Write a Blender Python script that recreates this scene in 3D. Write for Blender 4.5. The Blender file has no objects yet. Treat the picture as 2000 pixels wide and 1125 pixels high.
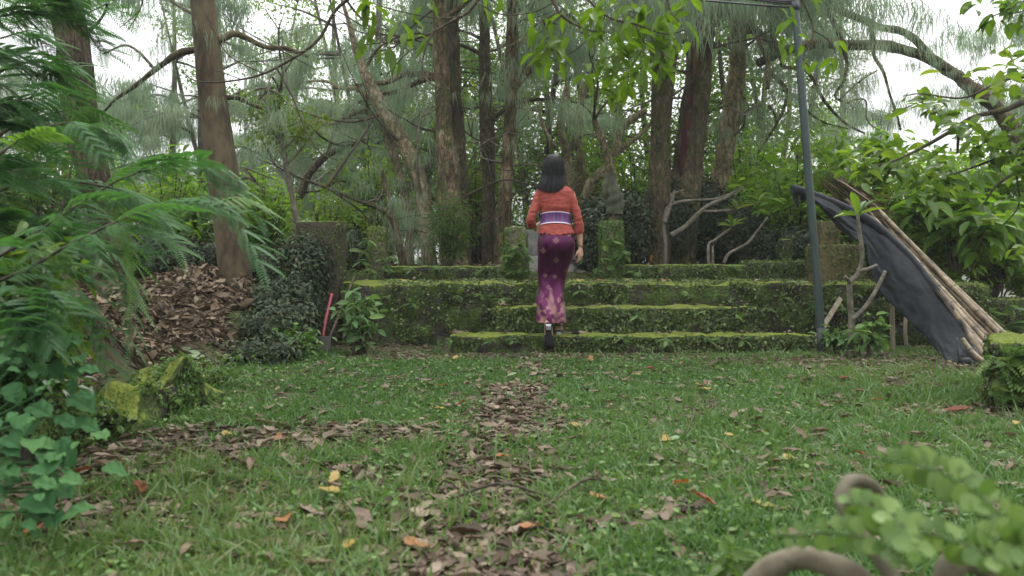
import bpy, math, random
import numpy as np
C = bpy.context.scene.collection
rng = np.random.default_rng(11)
random.seed(5)
PI = math.pi
F, HOR, CAMZ = 1570.0, 510.0, 0.8      # focal length in photo pixels, horizon row, eye height

def P(px, py, Y):
    "a point at distance Y seen at photo pixel px, py"
    return np.array([(px - 1000) * Y / F, Y, CAMZ - (py - HOR) * Y / F])

def PX(w, Y):
    return w * Y / F

# ---------------------------------------------------------------- noise
def _hash(i, j, k, s):
    h = (i * 374761393 + j * 668265263 + k * 2147483647 + s * 1274126177) & 0xffffffff
    h = ((h ^ (h >> 13)) * 1274126177) & 0xffffffff
    h = (h ^ (h >> 16)) & 0xffffffff
    h = (h * 2246822519) & 0xffffffff
    return ((h ^ (h >> 15)) & 0xffffff) / float(0xffffff)

def vnoise(p, s=0):
    "value noise in -1..1 at points p (n,3)"
    p = np.asarray(p, float)
    i = np.floor(p).astype(np.int64)
    f = p - i
    f = f * f * (3 - 2 * f)
    r = np.zeros(len(p))
    for a in (0, 1):
        for b in (0, 1):
            for c in (0, 1):
                w = (f[:, 0] if a else 1 - f[:, 0]) * (f[:, 1] if b else 1 - f[:, 1]) * (f[:, 2] if c else 1 - f[:, 2])
                r += w * _hash(i[:, 0] + a, i[:, 1] + b, i[:, 2] + c, s)
    return r * 2 - 1

def fbm(p, octv=3, s=0):
    p = np.asarray(p, float)
    r = 0
    a = 1.0
    for o in range(octv):
        r = r + a * vnoise(p * 2 ** o + 17.3 * o, s + o)
        a *= .5
    return r

def worley(p, s=0):
    "distance to nearest and second nearest cell point"
    i = np.floor(p).astype(np.int64)
    d1 = np.full(len(p), 9.0)
    d2 = np.full(len(p), 9.0)
    for a in (-1, 0, 1):
        for b in (-1, 0, 1):
            for c in (-1, 0, 1):
                q = i + np.array([a, b, c])
                o = np.stack([_hash(q[:, 0], q[:, 1], q[:, 2], s + t) for t in (1, 2, 3)], 1)
                d = np.linalg.norm(q + o - p, axis=1)
                n1 = np.minimum(d, d1)
                d2 = np.where(d < d1, d1, np.minimum(d2, d))
                d1 = n1
    return d1, d2

# ---------------------------------------------------------------- mesh gathering
class MB:
    def __init__(self):
        self.v, self.f, self.r, self.m, self.n = [], [], [], [], 0
    def add(self, V, Fs, rnd=0.5, mi=0):
        V = np.asarray(V, float)
        if not isinstance(Fs, (list, tuple)):
            Fs = [Fs]
        self.v.append(V)
        self.r.append(np.broadcast_to(np.asarray(rnd, float), (len(V),)).copy())
        for f in Fs:
            f = np.asarray(f, np.int64)
            if len(f):
                self.f.append(f + self.n)
                self.m.append(np.full(len(f), mi, np.int32))
        self.n += len(V)
        return self
    def arrays(self):
        return np.concatenate(self.v), self.f
    def mesh(self, name, smooth=True):
        V = np.concatenate(self.v)
        me = bpy.data.meshes.new(name)
        me.vertices.add(len(V))
        me.vertices.foreach_set('co', V.astype(np.float32).ravel())
        tot = np.concatenate([np.full(len(f), f.shape[1], np.int32) for f in self.f])
        idx = np.concatenate([f.ravel() for f in self.f]).astype(np.int32)
        me.loops.add(len(idx))
        me.loops.foreach_set('vertex_index', idx)
        me.polygons.add(len(tot))
        st = np.zeros(len(tot), np.int32)
        st[1:] = np.cumsum(tot)[:-1]
        me.polygons.foreach_set('loop_start', st)
        me.polygons.foreach_set('material_index', np.concatenate(self.m))
        me.polygons.foreach_set('use_smooth', np.full(len(tot), smooth, bool))
        me.update(calc_edges=True)
        me.validate()
        a = me.attributes.new('rnd', 'FLOAT', 'POINT')
        a.data.foreach_set('value', np.concatenate(self.r).astype(np.float32))
        return me
    def build(self, name, mat, parent=None, smooth=True):
        me = self.mesh(name, smooth)
        for m in (mat if isinstance(mat, (list, tuple)) else [mat]):
            me.materials.append(m)
        o = bpy.data.objects.new(name, me)
        C.objects.link(o)
        if parent is not None:
            o.parent = parent
            o.matrix_parent_inverse = parent_inv(parent)
        return o

def parent_inv(p):
    from mathutils import Matrix
    return Matrix.Translation(p.location).inverted()

def attr(o, name, vals):
    a = o.data.attributes.new(name, 'FLOAT', 'POINT')
    a.data.foreach_set('value', np.asarray(vals, np.float32))

def tag(o, label=None, cat=None, group=None, kind=None):
    if label: o['label'] = label
    if cat: o['category'] = cat
    if group: o['group'] = group
    if kind: o['kind'] = kind
    return o

def empty(name, loc, label, cat, group=None):
    o = bpy.data.objects.new(name, None)
    o.empty_display_size = .1
    o.location = [float(t) for t in loc]
    C.objects.link(o)
    return tag(o, label, cat, group)

def copy_tree(o, parent=None):
    c = o.copy()
    C.objects.link(c)
    if parent is not None:
        c.parent = parent
    for ch in list(o.children):
        copy_tree(ch, c)
    return c

# ---------------------------------------------------------------- curves
def spline(pts, n, extra=None):
    "Catmull-Rom through pts (k,d), n samples"
    p = np.asarray(pts, float)
    k = len(p)
    if k == 2:
        t = np.linspace(0, 1, n)[:, None]
        return p[0] * (1 - t) + p[1] * t
    q = np.concatenate([[2 * p[0] - p[1]], p, [2 * p[-1] - p[-2]]])
    t = np.linspace(0, k - 1 - 1e-9, n)
    i = t.astype(int)
    f = (t - i)[:, None]
    a, b, c, d = q[i], q[i + 1], q[i + 2], q[i + 3]
    return .5 * (2 * b + (c - a) * f + (2 * a - 5 * b + 4 * c - d) * f ** 2 + (3 * b - a - 3 * c + d) * f ** 3)

def nrm(v):
    v = np.asarray(v, float)
    return v / np.maximum(np.linalg.norm(v, axis=-1, keepdims=True), 1e-9)

def frames(p):
    t = nrm(np.gradient(p, axis=0))
    u = np.zeros_like(p)
    a = np.array([0, 0, 1.]) if abs(t[0][2]) < .9 else np.array([1., 0, 0])
    x = nrm(np.cross(t[0], a))
    for i in range(len(p)):
        x = nrm(x - t[i] * np.dot(x, t[i]))
        u[i] = x
    return t, u, np.cross(t, u)

def tube(p, r, k=8, rough=0, freq=6.0, sz=1.0, seed=0, cap=True):
    p = np.asarray(p, float)
    n = len(p)
    r = np.broadcast_to(np.asarray(r, float), (n,))
    t, u, w = frames(p)
    a = np.arange(k) * 2 * PI / k
    ring = np.cos(a)[None, :, None] * u[:, None, :] + np.sin(a)[None, :, None] * w[:, None, :]
    rr = np.repeat(r[:, None], k, 1)
    if rough:
        q = (p[:, None, :] + ring * r[:, None, None]).reshape(-1, 3)
        q = q * np.array([freq, freq, freq * sz])
        rr = rr * (1 + rough * fbm(q, 3, seed).reshape(n, k))
    V = (p[:, None, :] + ring * rr[:, :, None]).reshape(-1, 3)
    i = np.arange(n - 1)[:, None] * k
    j = np.arange(k)[None, :]
    j2 = (j + 1) % k
    Fq = np.stack([i + j, i + j2, i + k + j2, i + k + j], -1).reshape(-1, 4)
    fs = [Fq]
    if cap:
        V = np.concatenate([V, p[:1], p[-1:]])
        c0, c1 = n * k, n * k + 1
        jj = np.arange(k)
        fs.append(np.stack([np.full(k, c0), (jj + 1) % k, jj], 1))
        fs.append(np.stack([np.full(k, c1), (n - 1) * k + jj, (n - 1) * k + (jj + 1) % k], 1))
    return V, fs

def limb(mb, pts, r, n=None, k=8, rough=.0, freq=8., sz=1., seed=0, rnd=.5, wob=0):
    "a tapering tube through pts; r is one radius per point"
    pts = np.asarray(pts, float)
    n = n or max(6, 4 * len(pts))
    s = spline(np.concatenate([pts, np.asarray(r, float)[:, None]], 1), n)
    p = s[:, :3].copy()
    if wob:
        for c in range(3):
            p[:, c] += wob * vnoise(p * 2.3 + 31 * c, seed)
    V, fs = tube(p, np.maximum(s[:, 3], .001), k, rough, freq, sz, seed)
    mb.add(V, fs, rnd)
    return p

# ---------------------------------------------------------------- scattering
def rot_from(d, up, roll=0):
    "(n,3,3) frames: x along d, z near up, turned by roll about x"
    d = nrm(d)
    y = np.cross(up, d)
    bad = np.linalg.norm(y, axis=1) < 1e-3
    y[bad] = np.cross(np.array([1., .2, .3]), d[bad])
    y = nrm(y)
    z = np.cross(d, y)
    c, s = np.cos(roll), np.sin(roll)
    c = np.broadcast_to(c, (len(d),))[:, None]
    s = np.broadcast_to(s, (len(d),))[:, None]
    y2, z2 = y * c + z * s, z * c - y * s
    return np.stack([d, y2, z2], -1)

def scatter(mb, tmpl, pos, R, sc, rnd=None, mi=0):
    TV, TF = tmpl
    n, m = len(pos), len(TV)
    if n == 0:
        return
    sc = np.asarray(sc, float)
    if sc.ndim == 0:
        sc = np.full(n, float(sc))
    if sc.ndim == 1:
        sc = np.repeat(sc[:, None], 3, 1)
    L = TV[None] * sc[:, None, :]
    V = np.einsum('nij,nmj->nmi', R, L) + np.asarray(pos)[:, None, :]
    if rnd is None:
        rnd = rng.random(n)
    rr = np.repeat(np.asarray(rnd), m)
    off = (np.arange(n) * m)[:, None, None]
    mb.add(V.reshape(-1, 3), [(f[None] + off).reshape(-1, f.shape[1]) for f in TF], rr, mi)

def grid_faces(nu, nv, close=False):
    i = np.arange(nu - 1)[:, None] * nv
    j = np.arange(nv if close else nv - 1)[None, :]
    j2 = (j + 1) % nv
    return np.stack([i + j, i + nv + j, i + nv + j2, i + j2], -1).reshape(-1, 4)

def leaf_lo(w=.4, fold=.08, droop=.1):
    V = np.array([[0, 0, 0], [.3, w / 2, fold], [.68, w * .42, fold * .7 - droop * .4], [1, 0, -droop], [.68, -w * .42, fold * .7 - droop * .4], [.3, -w / 2, fold]])
    return V, [np.array([[0, 3, 2, 1], [0, 5, 4, 3]])]

def leaf_hi(w=.45, nx=7, ny=5, fold=.1, droop=.25, wav=.02, peak=.42, curl=0, tip=1.0):
    t = np.linspace(0, 1, nx)
    a = np.linspace(-1, 1, ny)
    prof = np.where(t < peak, np.sin(PI / 2 * (t / peak) ** .8), np.cos(PI / 2 * ((t - peak) / (1 - peak)) ** (1.25 * tip)))
    prof = np.maximum(prof, .03)
    X = np.repeat(t[:, None], ny, 1)
    Yv = a[None, :] * prof[:, None] * w / 2
    Z = fold * np.abs(a)[None, :] * prof[:, None] - droop * t[:, None] ** 2 + wav * np.sin(t[:, None] * 19 + a[None] * 3) * np.abs(a)[None]
    Z = Z + curl * (np.abs(a)[None, :] ** 2) * prof[:, None]
    V = np.stack([X, Yv, Z], -1).reshape(-1, 3)
    return V, [grid_faces(nx, ny)]

def rand_dirs(n, zmin=-1, zmax=1):
    z = rng.uniform(zmin, zmax, n)
    a = rng.uniform(0, 2 * PI, n)
    s = np.sqrt(np.maximum(0, 1 - z * z))
    return np.stack([s * np.cos(a), s * np.sin(a), z], 1)

def rough_box(x0, x1, y0, y1, z0, z1, res=.04, rad=.03, amp=.012, freq=5., seed=0, stones=0, stone_amp=.02):
    lo, hi = np.array([x0, y0, z0]), np.array([x1, y1, z1])
    mb = MB()
    for ax in range(3):
        o = [a for a in range(3) if a != ax]
        nu = max(2, int((hi[o[0]] - lo[o[0]]) / res) + 1)
        nv = max(2, int((hi[o[1]] - lo[o[1]]) / res) + 1)
        g = np.meshgrid(np.linspace(lo[o[0]], hi[o[0]], nu), np.linspace(lo[o[1]], hi[o[1]], nv), indexing='ij')
        for side in (0, 1):
            V = np.zeros((nu * nv, 3))
            V[:, o[0]], V[:, o[1]] = g[0].ravel(), g[1].ravel()
            V[:, ax] = hi[ax] if side else lo[ax]
            f = grid_faces(nu, nv)
            flip = (side == 1) == (ax == 1)
            if flip:
                f = f[:, ::-1]
            c = np.clip(V, lo + rad, hi - rad)
            d = V - c
            V = c + nrm(d) * rad
            nn = nrm(d)
            if stones:
                d1, d2 = worley(V * np.array([stones, stones, stones * 1.15]), seed + 40)
                V = V + nn * (stone_amp * (np.minimum(d2 - d1, .35) / .35 - .8))[:, None]
            V = V + amp * np.stack([fbm(V * freq + 9 * k, 3, seed + k) for k in range(3)], 1)
            mb.add(V, f)
    return mb

def on_mesh(V, fs, n, seed=0):
    "n random points on a mesh with their normals"
    P_, N_, A_ = [], [], []
    for f in fs:
        for tri in ([(0, 1, 2)] if f.shape[1] == 3 else [(0, 1, 2), (0, 2, 3)]):
            a, b, c = V[f[:, tri[0]]], V[f[:, tri[1]]], V[f[:, tri[2]]]
            cr = np.cross(b - a, c - a)
            A_.append(np.linalg.norm(cr, axis=1))
            P_.append(np.stack([a, b, c], 1))
            N_.append(cr)
    A = np.concatenate(A_)
    T = np.concatenate(P_)
    N = nrm(np.concatenate(N_))
    i = rng.choice(len(A), n, p=A / A.sum())
    u, v = rng.random(n), rng.random(n)
    s = u + v > 1
    u[s], v[s] = 1 - u[s], 1 - v[s]
    p = T[i, 0] + (T[i, 1] - T[i, 0]) * u[:, None] + (T[i, 2] - T[i, 0]) * v[:, None]
    return p, N[i]
# ---------------------------------------------------------------- materials
def newmat(name):
    m = bpy.data.materials.new(name)
    m.use_nodes = True
    nt = m.node_tree
    nt.nodes.clear()
    out = nt.nodes.new('ShaderNodeOutputMaterial')
    return m, nt, out

def N(nt, typ, **kw):
    n = nt.nodes.new(typ)
    for k, v in kw.items():
        if k.startswith('i_'):
            n.inputs[k[2:].replace('_', ' ')].default_value = v
        else:
            setattr(n, k, v)
    return n

def ramp(nt, fac, cols, pos=None, interp='LINEAR'):
    r = nt.nodes.new('ShaderNodeValToRGB')
    r.color_ramp.interpolation = interp
    e = r.color_ramp.elements
    pos = pos if pos is not None else np.linspace(0, 1, len(cols))
    while len(e) < len(cols):
        e.new(.5)
    for i, (c, p) in enumerate(zip(cols, pos)):
        e[i].position = float(p)
        e[i].color = (*c, 1)
    nt.links.new(fac, r.inputs['Fac'])
    return r.outputs['Color']

def leafmat(name, cols, trans=.4, rough=.5, tint=(1.15, 1.25, .6), spec=.35, noise=0):
    m, nt, out = newmat(name)
    L = nt.links.new
    a = N(nt, 'ShaderNodeAttribute', attribute_name='rnd')
    fac = a.outputs['Fac']
    if noise:
        tc = N(nt, 'ShaderNodeTexCoord')
        nz = N(nt, 'ShaderNodeTexNoise')
        nz.inputs['Scale'].default_value = noise
        L(tc.outputs['Object'], nz.inputs['Vector'])
        ad = N(nt, 'ShaderNodeMath', operation='MULTIPLY_ADD')
        L(nz.outputs['Fac'], ad.inputs[0])
        ad.inputs[1].default_value = .8
        sb = N(nt, 'ShaderNodeMath', operation='SUBTRACT')
        L(fac, sb.inputs[0])
        sb.inputs[1].default_value = .4
        L(sb.outputs[0], ad.inputs[2])
        fac = ad.outputs[0]
    col = ramp(nt, fac, cols)
    b = N(nt, 'ShaderNodeBsdfPrincipled')
    L(col, b.inputs['Base Color'])
    b.inputs['Roughness'].default_value = rough
    b.inputs['Specular IOR Level'].default_value = spec
    if trans:
        mu = N(nt, 'ShaderNodeMix', data_type='RGBA', blend_type='MULTIPLY')
        mu.inputs[0].default_value = 1
        L(col, mu.inputs[6])
        mu.inputs[7].default_value = (*tint, 1)
        t = N(nt, 'ShaderNodeBsdfTranslucent')
        L(mu.outputs[2], t.inputs['Color'])
        mx = N(nt, 'ShaderNodeMixShader')
        mx.inputs[0].default_value = trans
        L(b.outputs[0], mx.inputs[1])
        L(t.outputs[0], mx.inputs[2])
        L(mx.outputs[0], out.inputs['Surface'])
    else:
        L(b.outputs[0], out.inputs['Surface'])
    return m

def noisemat(name, cols, scale=6., stretch=(1, 1, 1), rough=.9, bump=.4, bscale=None, spec=.3, detail=6, dist=.02, pos=None, metal=0, lo_scale=None):
    m, nt, out = newmat(name)
    L = nt.links.new
    tc = N(nt, 'ShaderNodeTexCoord')
    mp = N(nt, 'ShaderNodeMapping')
    mp.inputs['Scale'].default_value = stretch
    L(tc.outputs['Object'], mp.inputs['Vector'])
    nz = N(nt, 'ShaderNodeTexNoise')
    nz.inputs['Scale'].default_value = scale
    nz.inputs['Detail'].default_value = detail
    nz.inputs['Roughness'].default_value = .65
    L(mp.outputs[0], nz.inputs['Vector'])
    nb = N(nt, 'ShaderNodeTexNoise')
    nb.inputs['Scale'].default_value = bscale or scale * 3
    nb.inputs['Detail'].default_value = 8
    L(mp.outputs[0], nb.inputs['Vector'])
    fac = nz.outputs['Fac']
    ad = N(nt, 'ShaderNodeMath', operation='ADD')
    sc = N(nt, 'ShaderNodeMath', operation='MULTIPLY_ADD')
    L(nb.outputs['Fac'], sc.inputs[0])
    sc.inputs[1].default_value = .5
    sc.inputs[2].default_value = -.25
    L(fac, ad.inputs[0])
    L(sc.outputs[0], ad.inputs[1])
    pos = pos or np.linspace(.3, .72, len(cols))
    col = ramp(nt, ad.outputs[0], cols, pos)
    b = N(nt, 'ShaderNodeBsdfPrincipled')
    L(col, b.inputs['Base Color'])
    b.inputs['Roughness'].default_value = rough
    b.inputs['Specular IOR Level'].default_value = spec
    b.inputs['Metallic'].default_value = metal
    if bump:
        bp = N(nt, 'ShaderNodeBump')
        bp.inputs['Strength'].default_value = bump
        bp.inputs['Distance'].default_value = dist
        L(nb.outputs['Fac'], bp.inputs['Height'])
        L(bp.outputs[0], b.inputs['Normal'])
    L(b.outputs[0], out.inputs['Surface'])
    m['bsdf'] = b.name
    return m

def barkmat(name, cols, scale=14, vert=.22, bump=.8, moss=None, mossamt=.5, plates=0):
    m, nt, out = newmat(name)
    L = nt.links.new
    tc = N(nt, 'ShaderNodeTexCoord')
    mp = N(nt, 'ShaderNodeMapping')
    mp.inputs['Scale'].default_value = (1, 1, vert)
    L(tc.outputs['Object'], mp.inputs['Vector'])
    nz = N(nt, 'ShaderNodeTexNoise')
    nz.inputs['Scale'].default_value = scale * 1.6
    nz.inputs['Detail'].default_value = 8
    nz.inputs['Roughness'].default_value = .7
    nz.inputs['Distortion'].default_value = .6
    L(mp.outputs[0], nz.inputs['Vector'])
    vo = N(nt, 'ShaderNodeTexVoronoi', feature='DISTANCE_TO_EDGE')
    vo.inputs['Scale'].default_value = scale * 1.3
    dn = N(nt, 'ShaderNodeTexNoise'); dn.inputs['Scale'].default_value = scale * .9; dn.inputs['Detail'].default_value = 5
    L(mp.outputs[0], dn.inputs['Vector'])
    va = N(nt, 'ShaderNodeVectorMath', operation='MULTIPLY_ADD')
    L(dn.outputs['Color'], va.inputs[0]); va.inputs[1].default_value = (.14, .14, .14); L(mp.outputs[0], va.inputs[2])
    L(va.outputs[0], vo.inputs['Vector'])
    big = N(nt, 'ShaderNodeTexNoise')
    big.inputs['Scale'].default_value = 3.2
    big.inputs['Detail'].default_value = 4
    L(tc.outputs['Object'], big.inputs['Vector'])
    cr = ramp(nt, vo.outputs['Distance'], [(0.45, 0.45, 0.45), (1, 1, 1)], [0, .14])
    ad = N(nt, 'ShaderNodeMath', operation='MULTIPLY_ADD')
    L(big.outputs['Fac'], ad.inputs[0])
    ad.inputs[1].default_value = .9
    sb = N(nt, 'ShaderNodeMath', operation='SUBTRACT')
    L(nz.outputs['Fac'], sb.inputs[0])
    sb.inputs[1].default_value = .45
    L(sb.outputs[0], ad.inputs[2])
    col = ramp(nt, ad.outputs[0], cols, np.linspace(.22, .75, len(cols)))
    mu = N(nt, 'ShaderNodeMix', data_type='RGBA', blend_type='MULTIPLY')
    mu.inputs[0].default_value = .85
    L(col, mu.inputs[6])
    L(cr, mu.inputs[7])
    c = mu.outputs[2]
    if moss:
        mn = N(nt, 'ShaderNodeTexNoise')
        mn.inputs['Scale'].default_value = 5.5
        mn.inputs['Detail'].default_value = 7
        mn.inputs['Roughness'].default_value = .7
        L(tc.outputs['Object'], mn.inputs['Vector'])
        mf = ramp(nt, mn.outputs['Fac'], [(0, 0, 0), (1, 1, 1)], [.62 - .25 * mossamt, .72 - .2 * mossamt])
        mm = N(nt, 'ShaderNodeMix', data_type='RGBA')
        L(mf, mm.inputs[0])
        L(c, mm.inputs[6])
        mm.inputs[7].default_value = (*moss, 1)
        c = mm.outputs[2]
    b = N(nt, 'ShaderNodeBsdfPrincipled')
    L(c, b.inputs['Base Color'])
    b.inputs['Roughness'].default_value = .92
    b.inputs['Specular IOR Level'].default_value = .2
    hm = N(nt, 'ShaderNodeMath', operation='MULTIPLY_ADD')
    L(cr, hm.inputs[0])
    hm.inputs[1].default_value = .7
    L(nz.outputs['Fac'], hm.inputs[2])
    bp = N(nt, 'ShaderNodeBump')
    bp.inputs['Strength'].default_value = bump
    bp.inputs['Distance'].default_value = .045
    L(hm.outputs[0], bp.inputs['Height'])
    L(bp.outputs[0], b.inputs['Normal'])
    L(b.outputs[0], out.inputs['Surface'])
    return m

def mossmat(name, stone, moss, top, cover=.5, scale=5):
    "stone grown over by moss, thicker on the upward faces"
    m, nt, out = newmat(name)
    L = nt.links.new
    tc = N(nt, 'ShaderNodeTexCoord')
    n1 = N(nt, 'ShaderNodeTexNoise')
    n1.inputs['Scale'].default_value = scale
    n1.inputs['Detail'].default_value = 9
    n1.inputs['Roughness'].default_value = .7
    L(tc.outputs['Object'], n1.inputs['Vector'])
    n2 = N(nt, 'ShaderNodeTexNoise')
    n2.inputs['Scale'].default_value = scale * 9
    n2.inputs['Detail'].default_value = 8
    L(tc.outputs['Object'], n2.inputs['Vector'])
    sc = ramp(nt, n2.outputs['Fac'], stone, np.linspace(.3, .7, len(stone)))
    mc = ramp(nt, n2.outputs['Fac'], moss, np.linspace(.3, .7, len(moss)))
    mf = ramp(nt, n1.outputs['Fac'], [(0, 0, 0), (1, 1, 1)], [.62 - .3 * cover, .7 - .3 * cover])
    mx = N(nt, 'ShaderNodeMix', data_type='RGBA')
    L(mf, mx.inputs[0])
    L(sc, mx.inputs[6])
    L(mc, mx.inputs[7])
    ge = N(nt, 'ShaderNodeNewGeometry')
    sx = N(nt, 'ShaderNodeSeparateXYZ')
    L(ge.outputs['Normal'], sx.inputs[0])
    ad = N(nt, 'ShaderNodeMath', operation='MULTIPLY_ADD')
    L(n1.outputs['Fac'], ad.inputs[0])
    ad.inputs[1].default_value = .7
    L(sx.outputs['Z'], ad.inputs[2])
    tf = ramp(nt, ad.outputs[0], [(0, 0, 0), (1, 1, 1)], [.86, 1.12])
    tcn = ramp(nt, n2.outputs['Fac'], top, np.linspace(.3, .7, len(top)))
    m2 = N(nt, 'ShaderNodeMix', data_type='RGBA')
    L(tf, m2.inputs[0])
    L(mx.outputs[2], m2.inputs[6])
    L(tcn, m2.inputs[7])
    b = N(nt, 'ShaderNodeBsdfPrincipled')
    L(m2.outputs[2], b.inputs['Base Color'])
    b.inputs['Roughness'].default_value = .95
    b.inputs['Specular IOR Level'].default_value = .15
    bp = N(nt, 'ShaderNodeBump')
    bp.inputs['Strength'].default_value = .9
    bp.inputs['Distance'].default_value = .02
    L(n2.outputs['Fac'], bp.inputs['Height'])
    L(bp.outputs[0], b.inputs['Normal'])
    L(b.outputs[0], out.inputs['Surface'])
    return m

def plain(name, col, rough=.5, spec=.5, metal=0, sheen=0):
    m, nt, out = newmat(name)
    b = N(nt, 'ShaderNodeBsdfPrincipled')
    tc = N(nt, 'ShaderNodeTexCoord')
    nz = N(nt, 'ShaderNodeTexNoise')
    nz.inputs['Scale'].default_value = 25
    nz.inputs['Detail'].default_value = 5
    nt.links.new(tc.outputs['Object'], nz.inputs['Vector'])
    c = np.array(col)
    nt.links.new(ramp(nt, nz.outputs['Fac'], [tuple(c * .8), tuple(c * 1.18)], [.3, .7]), b.inputs['Base Color'])
    b.inputs['Roughness'].default_value = rough
    b.inputs['Specular IOR Level'].default_value = spec
    b.inputs['Metallic'].default_value = metal
    b.inputs['Sheen Weight'].default_value = sheen
    nt.links.new(b.outputs[0], out.inputs['Surface'])
    return m

M = {}
M['grass'] = leafmat('grass', [(.033, .08, .02), (.052, .115, .03), (.078, .15, .04), (.12, .15, .055)], .42)
M['needle'] = leafmat('needle', [(.105, .15, .10), (.155, .205, .14), (.21, .26, .18), (.28, .295, .21)], .6, tint=(1.2, 1.35, 1.12), spec=.2)
M['smallleaf'] = leafmat('small_leaf', [(.045, .085, .018), (.07, .13, .022), (.10, .18, .032), (.16, .23, .05)], .6, tint=(1.4, 1.45, .5))
M['brightleaf'] = leafmat('bright_leaf', [(.055, .115, .014), (.085, .17, .02), (.12, .22, .028), (.18, .27, .04)], .6, tint=(1.4, 1.4, .45))
M['midleaf'] = leafmat('mid_leaf', [(.03, .072, .014), (.05, .105, .018), (.085, .155, .026), (.14, .2, .04)], .5, rough=.35, tint=(1.5, 1.4, .45), spec=.5)
M['topleaf'] = leafmat('top_leaf', [(.055, .105, .012), (.075, .14, .015), (.10, .17, .02), (.16, .17, .03)], .55, tint=(1.4, 1.4, .4))
M['frond'] = leafmat('frond', [(.03, .085, .032), (.042, .115, .04), (.06, .145, .04), (.13, .21, .035)], .45, tint=(1.3, 1.4, .6))
M['broad'] = leafmat('broad', [(.025, .075, .026), (.036, .10, .034), (.05, .125, .042), (.065, .14, .045)], .35, rough=.65, spec=.12, tint=(1.1, 1.3, .6))
M['weedleaf'] = leafmat('weed_leaf', [(.05, .10, .04), (.07, .135, .05), (.10, .17, .065), (.12, .2, .05)], .4, rough=.6, spec=.15)
M['ivy'] = leafmat('ivy', [(.011, .023, .010), (.018, .034, .014), (.028, .046, .018), (.045, .046, .022)], .18, rough=.5, spec=.2)
M['fern'] = leafmat('fern', [(.045, .085, .02), (.06, .12, .025), (.085, .155, .032), (.12, .18, .04)], .4)
M['fernlight'] = leafmat('fern_light', [(.065, .12, .026), (.09, .155, .032), (.125, .195, .042)], .42)
M['fig'] = leafmat('creeping_fig', [(.016, .03, .008), (.035, .06, .014), (.065, .105, .024), (.14, .18, .055)], .25)
M['dry'] = leafmat('dry_leaf', [(.036, .024, .014), (.068, .047, .029), (.108, .079, .051), (.165, .13, .09)], .15, rough=.7, tint=(1.05, 1, .85), noise=2.5)
M['drydark'] = leafmat('dry_leaf_dark', [(.036, .025, .014), (.078, .055, .033), (.125, .092, .058), (.18, .14, .095)], .12, rough=.75, tint=(1.05, 1, .85), noise=2.5)
M['yellowleaf'] = leafmat('yellow_leaf', [(.20, .135, .025), (.27, .20, .05)], .3, tint=(1.2, 1, .6), noise=9)
M['orangeleaf'] = leafmat('orange_leaf', [(.17, .065, .018), (.23, .11, .035)], .3, tint=(1.2, .9, .6), noise=9)
M['redleaf'] = leafmat('red_leaf', [(.11, .03, .015), (.17, .05, .025)], .2, noise=9)
M['greenleaf'] = leafmat('pale_green_leaf', [(.14, .2, .10), (.18, .24, .13)], .3, noise=9)
M['soil'] = noisemat('soil', [(.012, .009, .006), (.03, .022, .014), (.055, .04, .026)], 5, bump=.8)
M['bark_red'] = barkmat('bark_red_grey', [(.022, .015, .009), (.056, .04, .025), (.115, .087, .058)], 16, .18, 1.0)
M['bark_smooth'] = noisemat('bark_smooth', [(.02, .014, .007), (.044, .033, .018), (.075, .058, .032), (.07, .066, .031)], 4, (1, 1, .35), bump=.5, bscale=22)
M['bark_pale'] = barkmat('bark_pale', [(.07, .055, .032), (.19, .155, .09), (.33, .28, .175)], 13, .5, .9, moss=(.07, .09, .03), mossamt=.4)
M['bark_palest'] = barkmat('bark_palest', [(.09, .075, .045), (.22, .185, .115), (.36, .31, .21)], 12, .5, .9, moss=(.08, .095, .035), mossamt=.3)
M['bark_flaky'] = barkmat('bark_flaky', [(.03, .023, .013), (.13, .10, .058), (.31, .25, .155)], 15, .35, 1.0, moss=(.06, .075, .025), mossamt=.35)
M['bark_mossy'] = barkmat('bark_mossy', [(.032, .025, .014), (.085, .07, .04), (.165, .14, .085)], 16, .35, .9, moss=(.045, .055, .018), mossamt=.45)
M['bark_dark'] = barkmat('bark_dark', [(.035, .028, .018), (.08, .066, .042), (.15, .128, .085)], 16, .3, .9, moss=(.055, .06, .025), mossamt=.4)
M['bark_lichen'] = noisemat('bark_lichen', [(.045, .04, .028), (.095, .085, .064), (.17, .155, .125)], 16, bump=.5)
M['barkbg'] = noisemat('bark_background', [(.03, .027, .02), (.06, .054, .04), (.10, .09, .07)], 12, bump=.4)
M['twig'] = barkmat('twig', [(.03, .024, .017), (.06, .05, .035), (.10, .085, .06)], 20, .4, .4)
M['torn'] = noisemat('torn_bark', [(.02, .007, .005), (.05, .014, .010), (.09, .032, .02)], 9, (1, 1, .15), bump=.8)
M['tornpale'] = noisemat('torn_wood', [(.06, .035, .02), (.13, .08, .045), (.20, .135, .085)], 9, (1, 1, .15), bump=.8)
M['wall'] = mossmat('mossy_stone', [(.012, .012, .010), (.028, .026, .02), (.05, .045, .035)], [(.016, .028, .007), (.034, .056, .012), (.065, .092, .022)], [(.05, .072, .012), (.09, .115, .019), (.14, .16, .032)], .56)
M['post'] = mossmat('mossy_post', [(.04, .036, .026), (.085, .078, .055), (.14, .13, .095)], [(.03, .045, .01), (.06, .085, .018), (.10, .125, .03)], [(.06, .08, .016), (.10, .12, .026), (.14, .155, .045)], .55)
M['brownconc'] = mossmat('brown_concrete', [(.05, .042, .022), (.085, .07, .035), (.12, .10, .055)], [(.04, .04, .015), (.065, .065, .02), (.09, .09, .03)], [(.06, .07, .02), (.09, .10, .03), (.12, .12, .04)], .35, 3)
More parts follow.
